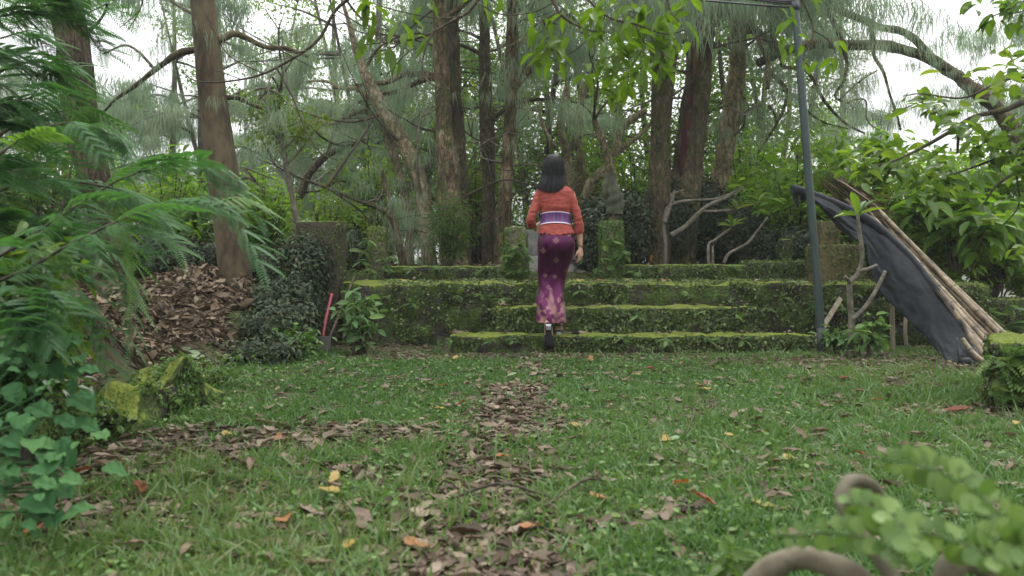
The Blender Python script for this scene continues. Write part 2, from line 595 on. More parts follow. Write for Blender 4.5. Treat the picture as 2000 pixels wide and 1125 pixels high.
M['conc'] = noisemat('pale_concrete', [(.13, .135, .125), (.20, .205, .19), (.27, .27, .25)], 5, bump=.4)
M['bamboo'] = noisemat('bamboo', [(.035, .027, .017), (.10, .075, .043), (.17, .13, .077), (.25, .20, .125)], 4, (1.5, 1.5, 1.5), rough=.55, bump=.15)
M['bamboodark'] = noisemat('bamboo_node', [(.05, .04, .028), (.10, .08, .055)], 9, rough=.7, bump=.2)
M['wood'] = noisemat('weathered_wood', [(.10, .085, .06), (.17, .145, .105), (.24, .21, .16)], 7, (3, 3, .6), bump=.4)
M['rootmat'] = noisemat('root_bark', [(.05, .043, .027), (.085, .075, .05), (.13, .115, .08)], 8, bump=.4)

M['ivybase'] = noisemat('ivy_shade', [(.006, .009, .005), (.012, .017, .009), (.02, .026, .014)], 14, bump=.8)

M['pierstone'] = mossmat('pier_stone', [(.02, .018, .013), (.04, .036, .026), (.065, .058, .043)], [(.02, .026, .01), (.035, .045, .015), (.05, .06, .022)], [(.05, .065, .016), (.08, .10, .025), (.11, .13, .035)], .35)
# ---------------------------------------------------------------- ground
def sstep(a, b, x):
    t = np.clip((x - a) / (b - a), 0, 1)
    return t * t * (3 - 2 * t)

TOE_Y = [0, 3, 4.4, 5.3, 6.0, 6.6, 7.3, 30]
TOE_X = [-2.1, -1.9, -1.75, -1.98, -2.0, -1.85, -1.62, -1.62]
def toe(y):
    return np.interp(y, TOE_Y, TOE_X)

def ground_z(x, y):
    x, y = np.asarray(x, float), np.asarray(y, float)
    q = np.stack([x, y, np.zeros_like(x)], -1).reshape(-1, 3)
    n1 = fbm(q * 1.3, 3, 3).reshape(x.shape)
    n2 = fbm(q * 5, 3, 5).reshape(x.shape)
    z = .018 * n1 + .008 * n2
    d = toe(y) - x + .12 * n1
    lump = 1 + .14 * n1
    bank = (.46 * sstep(.0, .9, d) + .10 * sstep(.6, 1.8, d)) * lump + (.05 * n2 + .07 * fbm(q * 2.7, 2, 12).reshape(x.shape)) * sstep(.1, .6, d)
    fade = sstep(2.6, 4.6, y)
    bank = bank * (.45 + .55 * fade)
    ter = .70 * sstep(8.85, 9.05, y) * (1 - sstep(4.4, 6.0, x)) + .04 * n1 * sstep(8.8, 9.2, y)
    bk = .58 * sstep(7.5, 8.6, y) * sstep(-1.4, -2.0, x)
    z = np.maximum(np.maximum(z, z + bank), np.maximum(ter, bk + z))
    far = sstep(17, 60, y) * 14 + sstep(14, 60, np.abs(x)) * 8
    return z - far + .9 * fbm(q * .05, 2, 8).reshape(x.shape) * sstep(20, 60, np.hypot(x, y))

def axis(lo, hi, st, far, g=1.35):
    a = list(np.arange(lo, hi + 1e-6, st))
    s, v = st, hi
    while v < far[1]:
        s *= g; v += s; a.append(v)
    s, v = st, lo
    while v > far[0]:
        s *= g; v -= s; a.insert(0, v)
    return np.array(a)

gx = axis(-5, 5, .045, (-600, 600))
gy = axis(.6, 9.6, .045, (-600, 900))
GX, GY = np.meshgrid(gx, gy, indexing='ij')
mb = MB()
mb.add(np.stack([GX, GY, ground_z(GX, GY)], -1).reshape(-1, 3), grid_faces(len(gx), len(gy))[:, ::-1])

m, nt, out = newmat('ground_soil_and_litter')
Lk = nt.links.new
tc = N(nt, 'ShaderNodeTexCoord')
n1 = N(nt, 'ShaderNodeTexNoise'); n1.inputs['Scale'].default_value = 26; n1.inputs['Detail'].default_value = 8
n2 = N(nt, 'ShaderNodeTexNoise'); n2.inputs['Scale'].default_value = 1.6; n2.inputs['Detail'].default_value = 6
vo = N(nt, 'ShaderNodeTexVoronoi'); vo.inputs['Scale'].default_value = 24
for n in (n1, n2, vo):
    Lk(tc.outputs['Object'], n.inputs['Vector'])
soil = ramp(nt, n1.outputs['Fac'], [(.012, .010, .006), (.032, .026, .015), (.06, .048, .03)], [.3, .5, .7])
sv = N(nt, 'ShaderNodeSeparateColor'); Lk(vo.outputs['Color'], sv.inputs[0])
lit = ramp(nt, sv.outputs[0], [(.03, .022, .015), (.06, .045, .03), (.085, .07, .05)])
mx = N(nt, 'ShaderNodeMix', data_type='RGBA'); mx.inputs[0].default_value = .45
Lk(soil, mx.inputs[6]); Lk(lit, mx.inputs[7])
gr = ramp(nt, n1.outputs['Fac'], [(.02, .035, .01), (.035, .06, .016), (.05, .075, .022)], [.3, .5, .7])
gf = ramp(nt, n2.outputs['Fac'], [(0, 0, 0), (1, 1, 1)], [.42, .58])
m2 = N(nt, 'ShaderNodeMix', data_type='RGBA')
gfm = N(nt, 'ShaderNodeMath', operation='MULTIPLY'); Lk(gf, gfm.inputs[0]); gfm.inputs[1].default_value = .7
Lk(gfm.outputs[0], m2.inputs[0]); Lk(mx.outputs[2], m2.inputs[6]); Lk(gr, m2.inputs[7])
b = N(nt, 'ShaderNodeBsdfPrincipled'); b.inputs['Roughness'].default_value = .95; b.inputs['Specular IOR Level'].default_value = .15
Lk(m2.outputs[2], b.inputs['Base Color'])
bp = N(nt, 'ShaderNodeBump'); bp.inputs['Strength'].default_value = .8; bp.inputs['Distance'].default_value = .02
Lk(n1.outputs['Fac'], bp.inputs['Height']); Lk(bp.outputs[0], b.inputs['Normal'])
Lk(b.outputs[0], out.inputs['Surface'])
ground = tag(mb.build('ground', m), 'lawn and earth bank rising to the terrace', None, None, 'structure')
mesh_g = ground.data

# ---- where dead leaves lie instead of grass
BLOBS = [  # x, y, rx, ry, amount
    (-.14, 2.2, .38, .5, 1.0), (-.10, 3.0, .27, .6, .95), (-.06, 3.45, .28, .4, .95), (.0, 3.9, .28, .6, .9), (.05, 4.4, .26, .4, .85), (.08, 4.9, .28, .7, .8), (.2, 5.9, .28, .6, .7),
    (-1.25, 3.45, .55, .35, 1.0), (-.6, 3.65, .5, .28, .9), (-.9, 2.5, .35, .2, .5), (-1.5, 2.5, .45, .35, .75), (-.6, 3.0, .3, .25, .45), (.6, 3.4, .3, .3, .45),  (.9, 4.2, .4, .3, .4), (-1.75, 3.1, .5, .4, .9), (-.35, 2.1, .25, .2, .8),
    (.3, 6.65, 1.5, .28, .9), (-.9, 6.75, .9, .25, .8), (-1.1, 7.2, .6, .45, 1.1), (2.6, 6.3, 1.2, .45, 1.1), (2.35, 4.25, .5, .25, .9), (2.5, 5.3, .3, .3, .4),
    (3.2, 6.2, 1.0, .8, 1.0), (.75, 2.6, .35, .25, .35), (1.2, 3.2, .5, .3, .3)]
def litter(x, y):
    r = np.zeros_like(x)
    for bx, by, rx, ry, a in BLOBS:
        r = np.maximum(r, a * np.exp(-(((x - bx) / rx) ** 2 + ((y - by) / ry) ** 2)))
    q = np.stack([x, y, np.zeros_like(x)], -1)
    return r * (1 + .35 * vnoise(q * 3.1, 29)) + .24 * fbm(q * 2.4, 3, 21)

def gnormal(x, y, e=.05):
    dx = (ground_z(x + e, y) - ground_z(x - e, y)) / (2 * e)
    dy = (ground_z(x, y + e) - ground_z(x, y - e)) / (2 * e)
    return nrm(np.stack([-dx, -dy, np.ones_like(dx)], -1))

# ---- grass: blades of three bent shapes
def blade(bend, w=.055):
    t = np.array([0, .35, .7, 1.])
    x = bend * t ** 2
    z = t * (1 - .35 * bend * t)
    ww = np.array([1, .9, .6, .06]) * w
    V = np.stack([np.repeat(x, 2), np.stack([ww, -ww], 1).ravel(), np.repeat(z, 2)], 1)
    return V, [np.array([[0, 1, 3, 2], [2, 3, 5, 4], [4, 5, 7, 6]])]

def in_view(n, ylo, yhi, pw=1.0):
    "points spread over the lawn in front of the camera"
    y = ylo + (yhi - ylo) * rng.random(n) ** pw
    x = rng.uniform(-1, 1, n) * (.74 * y + .6)
    return x, y

mb = MB()
n = 380000
x, y = in_view(n, 1.7, 7.3, 1.15)
lt = litter(x, y)
q = np.stack([x, y, np.zeros_like(x)], -1)
tuft = fbm(q * 9, 2, 33)
keep = (rng.random(n) < np.clip(1.0 - 1.2 * np.clip(lt, 0, 1), .1, 1) * (.34 + .56 * (tuft > -.2))) & (x > toe(y) - .25 + .2 * rng.random(n)) & ~((y > 6.85) & (x > -.62) & (x < 2.75)) & ~((x > .585 * y) & (y > 4.25) & (y < 5.0))
x, y, lt, tuft = x[keep], y[keep], lt[keep], tuft[keep]
n = len(x)
z = ground_z(x, y)
hgt = rng.gamma(4, .0068, n) * (1 + .55 * np.clip(tuft, -.6, 1)) * .88 + .012
big = fbm(np.stack([x, y, 0 * x], -1) * .9, 2, 44)
hgt *= 1 + .35 * big
tall = rng.random(n) < .03
hgt[tall] *= 1.7
sw = (.45 + .7 * rng.random(n)) * (.9 + .1 * y)
az = rng.uniform(0, 2 * PI, n)
ca, sa = np.cos(az), np.sin(az)
tilt = rng.normal(0, .5, (n, 2))
R = np.zeros((n, 3, 3))
zax = nrm(np.stack([tilt[:, 0], tilt[:, 1], np.ones(n)], 1))
xax = nrm(np.stack([ca, sa, 0 * ca], 1) - zax * (ca * zax[:, 0] + sa * zax[:, 1])[:, None])
R[:, :, 0], R[:, :, 2] = xax, zax
R[:, :, 1] = np.cross(zax, xax)
k = rng.integers(0, 4, n)
rn = np.clip(.5 + .3 * big + rng.normal(0, .2, n), 0, 1)
for i, bd in enumerate((.15, .4, .75, 1.1)):
    s = k == i
    sc = np.stack([hgt[s], .075 * sw[s], hgt[s]], 1)
    scatter(mb, blade(bd), np.stack([x, y, z - .004], -1)[s], R[s], sc, rn[s])
tag(mb.build('grass', M['grass']), 'short green lawn grass with tufts of longer blades', None, None, 'stuff')

# ---- small clover-like weeds low in the lawn
mb = MB()
n = 16000
x, y = in_view(n, 1.8, 7.0, 1.1)
lt = litter(x, y)
w = fbm(np.stack([x, y, 0 * x], -1) * 2.2, 2, 61)
keep = (w > .05) & (lt < .55) & (x > toe(y) + .02) & ~((y > 6.85) & (x > -.62) & (x < 2.75)) & ~((x > .585 * y) & (y > 4.25) & (y < 5.0))
x, y = x[keep], y[keep]
n = len(x)
d = rand_dirs(n, -.1, .5)
scatter(mb, leaf_lo(.6, .06, .1), np.stack([x, y, ground_z(x, y) + rng.uniform(.01, .05, n)], -1), rot_from(d, np.array([0, 0, 1.]), rng.normal(0, .5, n)), rng.uniform(.012, .032, n))
tag(mb.build('weeds', M['fern']), 'small low weeds growing among the grass', None, None, 'stuff')

# ---- dead leaves
def dry_leaf(w, fold, droop, curl, twist, sd):
    T = leaf_hi(w, 10, 7, fold, droop, .02, .46, curl)
    V = T[0].copy()
    V[:, 2] += twist * (V[:, 0] - .4) * V[:, 1] * 4 + .045 * fbm(np.stack([V[:, 0] * 4, V[:, 1] * 6, 0 * V[:, 0] + sd], 1), 2, sd)
    V[:, 1] *= 1 + .22 * vnoise(np.stack([V[:, 0] * 9, np.sign(V[:, 1]) * 3 + sd, 0 * V[:, 0]], 1), sd)
    V[:, 1] += .10 * np.sin(V[:, 0] * 3 + sd)
    return V, T[1]
DRY = [dry_leaf(.36, .03, .05, .02, .2, 1), dry_leaf(.42, .0, -.06, .0, -.25, 2), dry_leaf(.28, .06, .02, .06, .1, 3), dry_leaf(.46, .02, -.07, .03, .3, 4), dry_leaf(.32, .05, .08, -.02, -.15, 5), dry_leaf(.38, .09, -.03, .10, .2, 6)]
def ground_leaf_frames(x, y, tilt=.35, flat=None):
    nn = gnormal(x, y) if flat is None else np.repeat(np.array([[0, 0, 1.]]), len(x), 0)
    nn = nrm(nn + rng.normal(0, tilt, nn.shape))
    d = rand_dirs(len(x), -.3, .3)
    d = nrm(d - nn * (d * nn).sum(1, keepdims=True))
    return rot_from(d, nn)

mb = MB()
n = 48000
x, y = in_view(n, 1.75, 7.6, 1.0)
lt = litter(x, y)
keep = (rng.random(n) < np.clip(lt * 1.4 - .2, .09, .95)) & (x > toe(y) - .35) & ~((y > 6.92) & (x > -.6) & (x < 2.75)) & ~((x > .595 * y) & (y > 4.3) & (y < 4.95))
x, y = x[keep], y[keep]
n = len(x)
pos = np.stack([x, y, ground_z(x, y) + .002 + rng.random(n) * .012], -1)
R = ground_leaf_frames(x, y, .12)
sz = (rng.uniform(.04, .085, n) + .03 * (rng.random(n) < .12)) * (1 - .25 * sstep(5.5, 6.6, y))
k = rng.integers(0, 6, n)
for i in range(6):
    s = k == i
    scatter(mb, DRY[i], pos[s], R[s], sz[s])
tag(mb.build('leaf_litter', M['dry']), 'drifts of brown dead leaves lying over bare patches of the lawn', None, None, 'stuff')

# bank litter
mb = MB()
n = 24000
y = rng.uniform(3.0, 8.3, n)
dd = rng.uniform(.05, 2.6, n)
x = toe(y) - dd
pxx = 1000 + x * F / y
q = np.stack([x, y, 0 * x], -1)
keep = (fbm(q * 2.2, 3, 71) > -.42 + .9 * (1 - sstep(.15, .8, dd)) * (y > 4.2)) & ~((y > 6.6) & (dd < .4))
x, y = x[keep], y[keep]
n = len(x)
pos = np.stack([x, y, ground_z(x, y) + .005 + .03 * rng.random(n)], -1)
R = ground_leaf_frames(x, y, .45)
sz = .035 + rng.gamma(2.2, .018, n)
k = rng.integers(0, 6, n)
for i in range(6):
    s = k == i
    scatter(mb, DRY[i], pos[s], R[s], sz[s])
# fine dead needles and stalks
n = 5000
y = rng.uniform(4.6, 8.2, n); x = toe(y) - rng.uniform(.1, 2.4, n)
scatter(mb, leaf_lo(.02, .0, .15), np.stack([x, y, ground_z(x, y) + .02], -1), ground_leaf_frames(x, y, .3), rng.uniform(.1, .25, n), rng.random(n) * .7)
tag(mb.build('bank_litter', M['drydark']), 'thick brown dead leaves and needles heaped on the earth bank', None, None, 'stuff')
# terrace litter under the trees
mb = MB()
n = 5000
y = rng.uniform(8.9, 13, n); x = rng.uniform(-6, 4.5, n)
scatter(mb, DRY[0], np.stack([x, y, ground_z(x, y) + .01 + .02 * rng.random(n)], -1), ground_leaf_frames(x, y, .4), rng.uniform(.06, .12, n))
n = 150
x = rng.uniform(-1.5, 2.6, n)
k = rng.integers(0, 3, n)
lo_ = np.array([[7.03, 7.26], [7.34, 7.56], [7.66, 8.55]])
y = lo_[k, 0] + (lo_[k, 1] - lo_[k, 0]) * rng.random(n)
x = np.where(k == 0, np.clip(x, -.5, 2.6), np.where(k == 1, np.clip(x, -.1, 2.15), x))
z = np.array([.156, .389, .600])[k] + .006 + .008 * rng.random(n)
ok = ~((x > .15) & (x < .6) & (k == 0))
scatter(mb, DRY[3], np.stack([x, y, z], -1)[ok], ground_leaf_frames(x, y, .12, True)[ok], rng.uniform(.035, .085, n)[ok])
tag(mb.build('terrace_litter', M['drydark']), 'dead leaves on the steps and under the trees behind the low mossy walls', None, None, 'stuff')

# ---- the single fallen leaves that lie on the green
def fallen(name, matn, label, group, pts, tm, size):
    me = None
    for i, (fx, fy) in enumerate(pts):
        if me is None:
            mbb = MB(); mbb.add(tm[0], tm[1], .5)
            o = mbb.build(name, M[matn])
            me = o.data
        else:
            o = o.copy(); C.objects.link(o)
        X = np.array([fx]); Yv = np.array([fy])
        R = ground_leaf_frames(X, Yv, .15)[0]
        s = size * random.uniform(.75, 1.2)
        from mathutils import Matrix
        mt = Matrix([[*(R[r] * s), v] for r, v in zip(range(3), (fx, fy, float(ground_z(X, Yv)[0]) + .035))] + [[0, 0, 0, 1]])
        o.matrix_world = mt
        tag(o, label, 'fallen leaf', group)
def gp(px, py):
    Y = CAMZ * F / (py - HOR)
    return ((px - 1000) * Y / F, Y)
fx, fy = in_view(900, 2.0, 6.6, 1.0)
lt = litter(fx, fy)
ok = (lt < .5) & (fx > toe(fy) + .1) & ~((fx > 2.4) & (fy > 4.3))
pts = list(zip(fx[ok], fy[ok]))[:190]
fallen('fallen_leaf', 'dry', 'brown dried leaf lying loose on the green lawn', 'brown leaves fallen on the lawn', pts[:110], DRY[1], .085)
fallen('fallen_leaf', 'drydark', 'dark brown curled leaf lying loose on the green lawn', 'dark curled leaves fallen on the lawn', pts[110:], DRY[2], .085)
fallen('fallen_leaf', 'yellowleaf', 'yellow leaf fallen on the lawn', 'yellow leaves fallen on the lawn', [gp(*p) for p in [(660, 985), (690, 1075), (1470, 998), (883, 712), (1545, 903), (865, 810), (1435, 865), (1985, 835), (640, 962), (1290, 875), (1120, 838), (455, 860), (1360, 770), (1235, 740)]], DRY[3], .085)
fallen('fallen_leaf', 'orangeleaf', 'orange leaf fallen on the lawn', 'orange leaves fallen on the lawn', [gp(*p) for p in [(785, 1080), (1190, 1000), (1060, 1045), (965, 905), (540, 862), (850, 765), (1700, 790), (1360, 762), (560, 1025), (80, 1045), (1155, 713), (1310, 965)]], DRY[1], .10)
fallen('fallen_leaf', 'redleaf', 'dark red leaf fallen on the lawn', 'dark red leaves fallen on the lawn', [gp(*p) for p in [(1400, 1020), (280, 985), (1690, 905), (185, 930), (1260, 731), (910, 797), (1075, 690), (1845, 815), (1640, 750)]], DRY[2], .11)
fallen('fallen_leaf', 'greenleaf', 'pale green leaf fallen on the lawn', 'pale green leaves fallen on the lawn', [gp(*p) for p in [(790, 945), (1010, 738), (1330, 868), (1245, 925)]], DRY[3], .09)
def twig(name, label, a, b, r, bend):
    A, B = gp(*a), gp(*b)
    mbb = MB()
    za, zb = float(ground_z(np.array([A[0]]), np.array([A[1]]))[0]), float(ground_z(np.array([B[0]]), np.array([B[1]]))[0])
    mid = (np.array([*A, za + .05]) + np.array([*B, zb + .05])) / 2 + np.array([bend, .02, .02])
    limb(mbb, [[*A, za + .03], mid, [*B, zb + .03]], [r, r * .9, r * .5], 14, 6, .15)
    tag(mbb.build(name, M['twig']), label, 'twig')
twig('fallen_twig', 'thin grey twig lying across the lawn right of the leaf path', (1065, 1010), (1190, 958), .006, .02)
twig('fallen_twig', 'short bare twig lying over the brown leaves of the path', (880, 992), (1075, 990), .005, .0)
twig('fallen_twig', 'curved pale twig standing out of the grass on the right', (1340, 862), (1335, 805), .004, .05)
# ---------------------------------------------------------------- terrace, steps, walls, posts
def fern_frond(np_=13, w=.34, droop=.45):
    "one arching frond: x along, tip drooping, paired pinnae"
    mb = MB()
    t = np.linspace(.06, .98, np_)
    x = t
    z = .18 * np.sin(t * PI * .6) - droop * t ** 2
    ln = w * np.sin(np.clip(t * 1.08 + .12, 0, 1) * PI) ** .7 * .55 + .03
    pos = np.stack([x, 0 * x, z], 1)
    for s in (1, -1):
        d = nrm(np.stack([np.full(np_, .45), np.full(np_, float(s)), -.25 - .2 * t], 1))
        scatter(mb, leaf_lo(.38, .03, .12), pos, rot_from(d, np.array([0, 0, 1.])), ln, np.full(np_, .5))
    c = np.stack([np.linspace(0, 1, 8)] * 3, 1)
    c[:, 1] = 0
    c[:, 2] = .18 * np.sin(c[:, 0] * PI * .6) - droop * c[:, 0] ** 2
    V, f = tube(c, np.linspace(.012, .004, 8), 3)
    mb.add(V, f, .2)
    return np.concatenate(mb.v), merge_f(mb)
def merge_f(mb):
    o = {}
    for f in mb.f:
        o.setdefault(f.shape[1], []).append(f)
    return [np.concatenate(v) for v in o.values()]
FR = [fern_frond(13, .34, .45), fern_frond(15, .28, .75), fern_frond(11, .42, .3)]

def moss_growth(o, mb, n, size=(.012, .03), parent=None, mat='fig', name='moss_growth', pred=None, lift=.006):
    "tiny creeping leaves over the stone"
    V, fs = mb.arrays()
    p, nn = on_mesh(V, fs, n)
    k = (fbm(p * 3.2, 3, 91) > -.3) & (nn[:, 2] > -.5)
    if pred is not None:
        k &= pred(p, nn)
    p, nn = p[k], nn[k]
    d = rand_dirs(len(p))
    d[:, 2] -= .5
    d = nrm(d - nn * (d * nn).sum(1, keepdims=True) * .6)
    g = MB()
    scatter(g, leaf_lo(.62, .06, .2), p + nn * (lift + .012 * rng.random((len(p), 1))), rot_from(d, nn, rng.normal(0, .5, len(p))), rng.uniform(*size, len(p)))
    m = g.build(name, M[mat], parent)
    m['kind'] = 'stuff'
    return m

def fern_plant(px, py, Y, n=6, size=.16, label=None, group='small ferns growing from the mossy stonework', mat='fern', out=(0, -1, 0), up=.5, name='fern'):
    base = P(px, py, Y)
    g = MB()
    for i in range(n):
        a = random.uniform(-1.25, 1.25)
        o_ = np.array([math.sin(a) * abs(out[1]) + out[0], -math.cos(a) * abs(out[1]), random.uniform(-.7, up)])
        T = FR[random.randrange(3)]
        scatter(g, T, base[None] + rng.normal(0, .006, (1, 3)), rot_from(o_[None], np.array([0, 0, 1.]), rng.normal(0, .25, 1)), size * random.uniform(.6, 1.15), [random.random()])
    o = g.build(name, M[mat])
    o_loc = base
    return tag(o, label, 'fern', group)

def stone_thing(name, label, cat, mb, mat, moss_n, pred=None, size=(.012, .03), fmat='fig'):
    o = mb.build(name, M[mat])
    tag(o, label, cat)
    if moss_n:
        moss_growth(o, mb, moss_n, size, o, fmat, pred=pred)
    return o

front = lambda p, nn: (nn[:, 1] < .5)
WY = 7.6
tb = rough_box(-1.63, 4.55, WY, 9.0, -.25, .597, .03, .035, .008, 5, 3, stones=2.7, stone_amp=.04)
stone_thing('stone_terrace', 'wide mossy stone terrace wall behind the steps', 'terrace', tb, 'wall', 60000, lambda p, nn: (nn[:, 1] < .3) & (p[:, 2] > .0) & (p[:, 0] > -1.25 + .3 * vnoise(p * 5)), (.014, .04))
s2 = rough_box(-.163, 2.23, 7.3, 7.66, -.1, .386, .025, .03, .008, 6, 7, stones=3.0, stone_amp=.02)
stone_thing('stone_step', 'narrow upper stone step set against the terrace wall', 'step', s2, 'wall', 20000, lambda p, nn: (nn[:, 2] < .6), (.014, .04))
s1 = rough_box(-.55, 2.66, 7.0, 7.4, -.1, .154, .025, .03, .008, 6, 12, stones=3.0, stone_amp=.02)
stone_thing('stone_step', 'widest lowest mossy stone step at the edge of the lawn', 'step', s1, 'wall', 20000, lambda p, nn: (nn[:, 2] < .6), (.014, .04))

def Xat(px, Y): return (px - 1000) * Y / F
def Zat(py, Y): return CAMZ - (py - HOR) * Y / F
LY = 8.62
lw = rough_box(Xat(742, LY), Xat(1000, LY), LY, LY + .3, .5, Zat(520, LY), .03, .03, .012, 6, 20)
stone_thing('low_wall', 'low mossy wall on the terrace left of the gate posts', 'wall', lw, 'wall', 12000, lambda p, nn: nn[:, 2] < .7)
rw = rough_box(Xat(1205, LY), Xat(1462, LY), LY, LY + .3, .5, Zat(517, LY), .03, .03, .012, 6, 23)
stone_thing('low_wall', 'low mossy wall on the terrace right of the gate posts', 'wall', rw, 'wall', 12000, lambda p, nn: nn[:, 2] < .7)
rw2 = rough_box(Xat(1462, LY), Xat(1610, LY), LY + .06, LY + .4, .5, Zat(512, LY), .03, .03, .015, 6, 26)
stone_thing('low_wall', 'short dark overgrown wall between the low wall and the green pole', 'wall', rw2, 'wall', 6000)

def post(px0, px1, pyt, Y, d, label, mat='post', mossn=3500, seed=0, z0=.5, cap=False, name='gate_post', cat='post', fmat='fig'):
    x0, x1, zt = Xat(px0, Y), Xat(px1, Y), Zat(pyt, Y)
    mb = rough_box(x0, x1, Y, Y + d, z0, zt, .025, .018, .007, 7, seed)
    o = mb.build(name, M[mat])
    tag(o, label, cat)
    if cap:
        cb = rough_box(x0 - .035, x1 + .035, Y - .035, Y + d + .035, zt + .002, zt + .045, .025, .012, .006, 8, seed + 3)
        cb.build('cap', M['post'], o)
    if mossn:
        moss_growth(o, mb, mossn, (.012, .03), o, fmat)
    return o
post(985, 1028, 443, LY - .08, .26, 'mossy left gate post hung with ferns beside the woman', mossn=6500, seed=31, fmat='fern')
post(1176, 1217, 434, LY - .08, .26, 'green moss covered gate post with a flat cap, right of the woman', mossn=6500, seed=33, fmat='fern')
post(716, 752, 443, LY - .05, .24, 'bare grey stone post at the left end of the low wall', mossn=700, seed=35)
post(1527, 1547, 468, LY + .1, .14, 'short dark post left of the green pole', 'wall', 500, 36, name='stone_post')
# corner pier, left end of the terrace wall
PY = 7.62
pier = post(578, 660, 432, PY, .42, 'square mossy corner pier at the left end of the terrace', 'pierstone', 2600, 37, z0=-.1, name='corner_pier', cat='pier')
# brown block pier on the right
post(1602, 1690, 478, 8.0, .4, 'brown streaked concrete pier behind the frangipani', 'brownconc', 2200, 41, z0=.55, name='concrete_pier', cat='pier')
post(1604, 1642, 432, 8.1, .25, 'smaller stained block on top of the brown concrete pier', 'brownconc', 300, 43, z0=Zat(478, 8.0) - .0, name='concrete_block', cat='block')
# right hand stuff
rb = rough_box(2.60, 4.4, 4.4, 4.85, -.1, .375, .025, .05, .02, 5, 51, stones=4, stone_amp=.02)
for v_ in rb.v:
    v_[:, 0] += .60 * (v_[:, 1] - 4.4)
stone_thing('mossy_block', 'mossy stone wall end with ferns at the right edge of the lawn', 'wall', rb, 'wall', 16000, lambda p, nn: nn[:, 2] < .6, (.015, .035))
rl = rough_box(4.1, 9.0, 8.0, 8.35, -.3, Zat(583, 8.0), .05, .04, .015, 4, 53, stones=3, stone_amp=.02)
stone_thing('boundary_wall', 'low mossy boundary wall behind the bamboo', 'wall', rl, 'wall', 15000)
# low mossy kerb at the left of the lawn
km = MB()
Vk = []
kb = rough_box(0, 1.0, -.13, .13, -.12, .23, .02, .05, .055, 5, 57, stones=4.5, stone_amp=.035)
V, fs = kb.arrays()
yy = 3.15 + V[:, 0] * 1.45
xx = np.interp(yy, [3.1, 3.6, 4.1, 4.7], [-1.96, -1.83, -1.79, -1.80]) + V[:, 1]
km.add(np.stack([xx, yy, V[:, 2] * (.9 + .3 * np.sin(yy * 6.5) + .15 * np.sin(yy * 17))], 1), [f for f in fs])
km.f = [f[:, ::-1] for f in km.f]
kerb = stone_thing('mossy_kerb', 'low bright mossy kerb stones at the foot of the left bank', 'kerb', km, 'wall', 12000, None, (.01, .028), 'fern')
# concrete steps beyond the gate
def slab(px0, px1, py0, py1, Y, d, label, seed, mat='conc'):
    mb = rough_box(Xat(px0, Y), Xat(px1, Y), Y, Y + d, Zat(py1, Y), Zat(py0, Y), .05, .012, .004, 6, seed)
    tag(mb.build('concrete_block', M[mat]), label, 'block')
slab(1034, 1108, 500, 550, 9.3, .4, 'wide pale concrete block in the gateway behind the skirt', 61)
slab(1110, 1137, 478, 550, 9.2, .3, 'tall narrow concrete block beside the hanging hand', 62)
slab(1022, 1068, 449, 500, 10.6, .5, 'pale concrete slab far behind the gateway, left of the woman', 63)
# ferns on walls
def L(i): return None
n_f = 0
spots = [(715, 600, WY), (760, 580, WY), (805, 592, WY), (830, 640, WY), (880, 665, 7.0), (895, 575, WY), (925, 660, WY), (940, 580, WY), (975, 585, WY),
         (1000, 665, 7.0), (1105, 610, 7.3), (1130, 570, WY), (1170, 660, 7.0), (1210, 575, WY), (1245, 615, 7.3), (1300, 662, 7.0), (1330, 570, WY), (1360, 612, 7.3),
         (1400, 578, WY), (1440, 615, 7.3), (1450, 665, 7.0), (1500, 600, WY), (1530, 580, WY), (1540, 665, 7.0), (1585, 600, WY), (1640, 590, WY), (1655, 605, WY), (1675, 575, WY), (1215, 660, 7.0), (960, 665, 7.0), (1385, 665, 7.0), (680, 610, WY)]
for i, (px, py, Y) in enumerate(spots):
    fern_plant(px, py, Y - .03, random.randint(3, 7), random.uniform(.08, .17), 'small green fern sprouting from the face of the mossy stonework')
for i, (px, py) in enumerate([(1440, 520), (1375, 525), (1350, 520), (1290, 525), (1240, 530), (800, 524), (840, 522), (910, 524), (940, 530), (770, 530)]):
    fern_plant(px, py, LY - .03, 5, random.uniform(.1, .17), 'drooping fern on the edge of a low terrace wall', 'ferns on the low terrace walls')
for nm, pts, lab in [('p', [(990, 500), (1005, 490), (1020, 480), (985, 520), (1030, 500), (1025, 525), (975, 530), (1000, 530), (1015, 510), (1035, 530)], 'long fronds of a fern hanging on the left gate post'),
                     ('q', [(1180, 480), (1195, 470), (1175, 505), (1212, 490), (1165, 525), (1185, 520), (1220, 500), (1205, 515)], 'long fronds of a fern hanging on the right gate post'),
                     ('r', [(718, 470), (710, 490), (705, 510), (725, 525), (748, 505), (750, 520), (735, 535), (700, 530), (765, 500)], 'long fronds of a fern beside the bare grey post')]:
    for px, py in pts:
        fern_plant(px, py, LY - .11, 6, random.uniform(.12, .2), lab, lab.replace('a fern', 'ferns'), up=.3)
for px, py, s in [(1940, 700, .3), (1975, 690, .34), (1960, 735, .28), (1990, 740, .34), (1935, 760, .22), (2010, 700, .34), (2005, 770, .25), (1925, 725, .2), (1965, 765, .25)]:
    fern_plant(px, py, 4.36, 6, s * .8, 'lacy fern hanging from the mossy wall end at the right edge', 'ferns on the wall end at the right edge', up=.4)
for px, py, Y in [(1935, 620, 7.95), (1975, 600, 7.95), (1990, 630, 7.95), (1915, 610, 7.95), (1960, 640, 7.9)]:
    fern_plant(px, py, Y, 6, .24, 'fern growing against the low boundary wall behind the bamboo', 'ferns along the boundary wall')
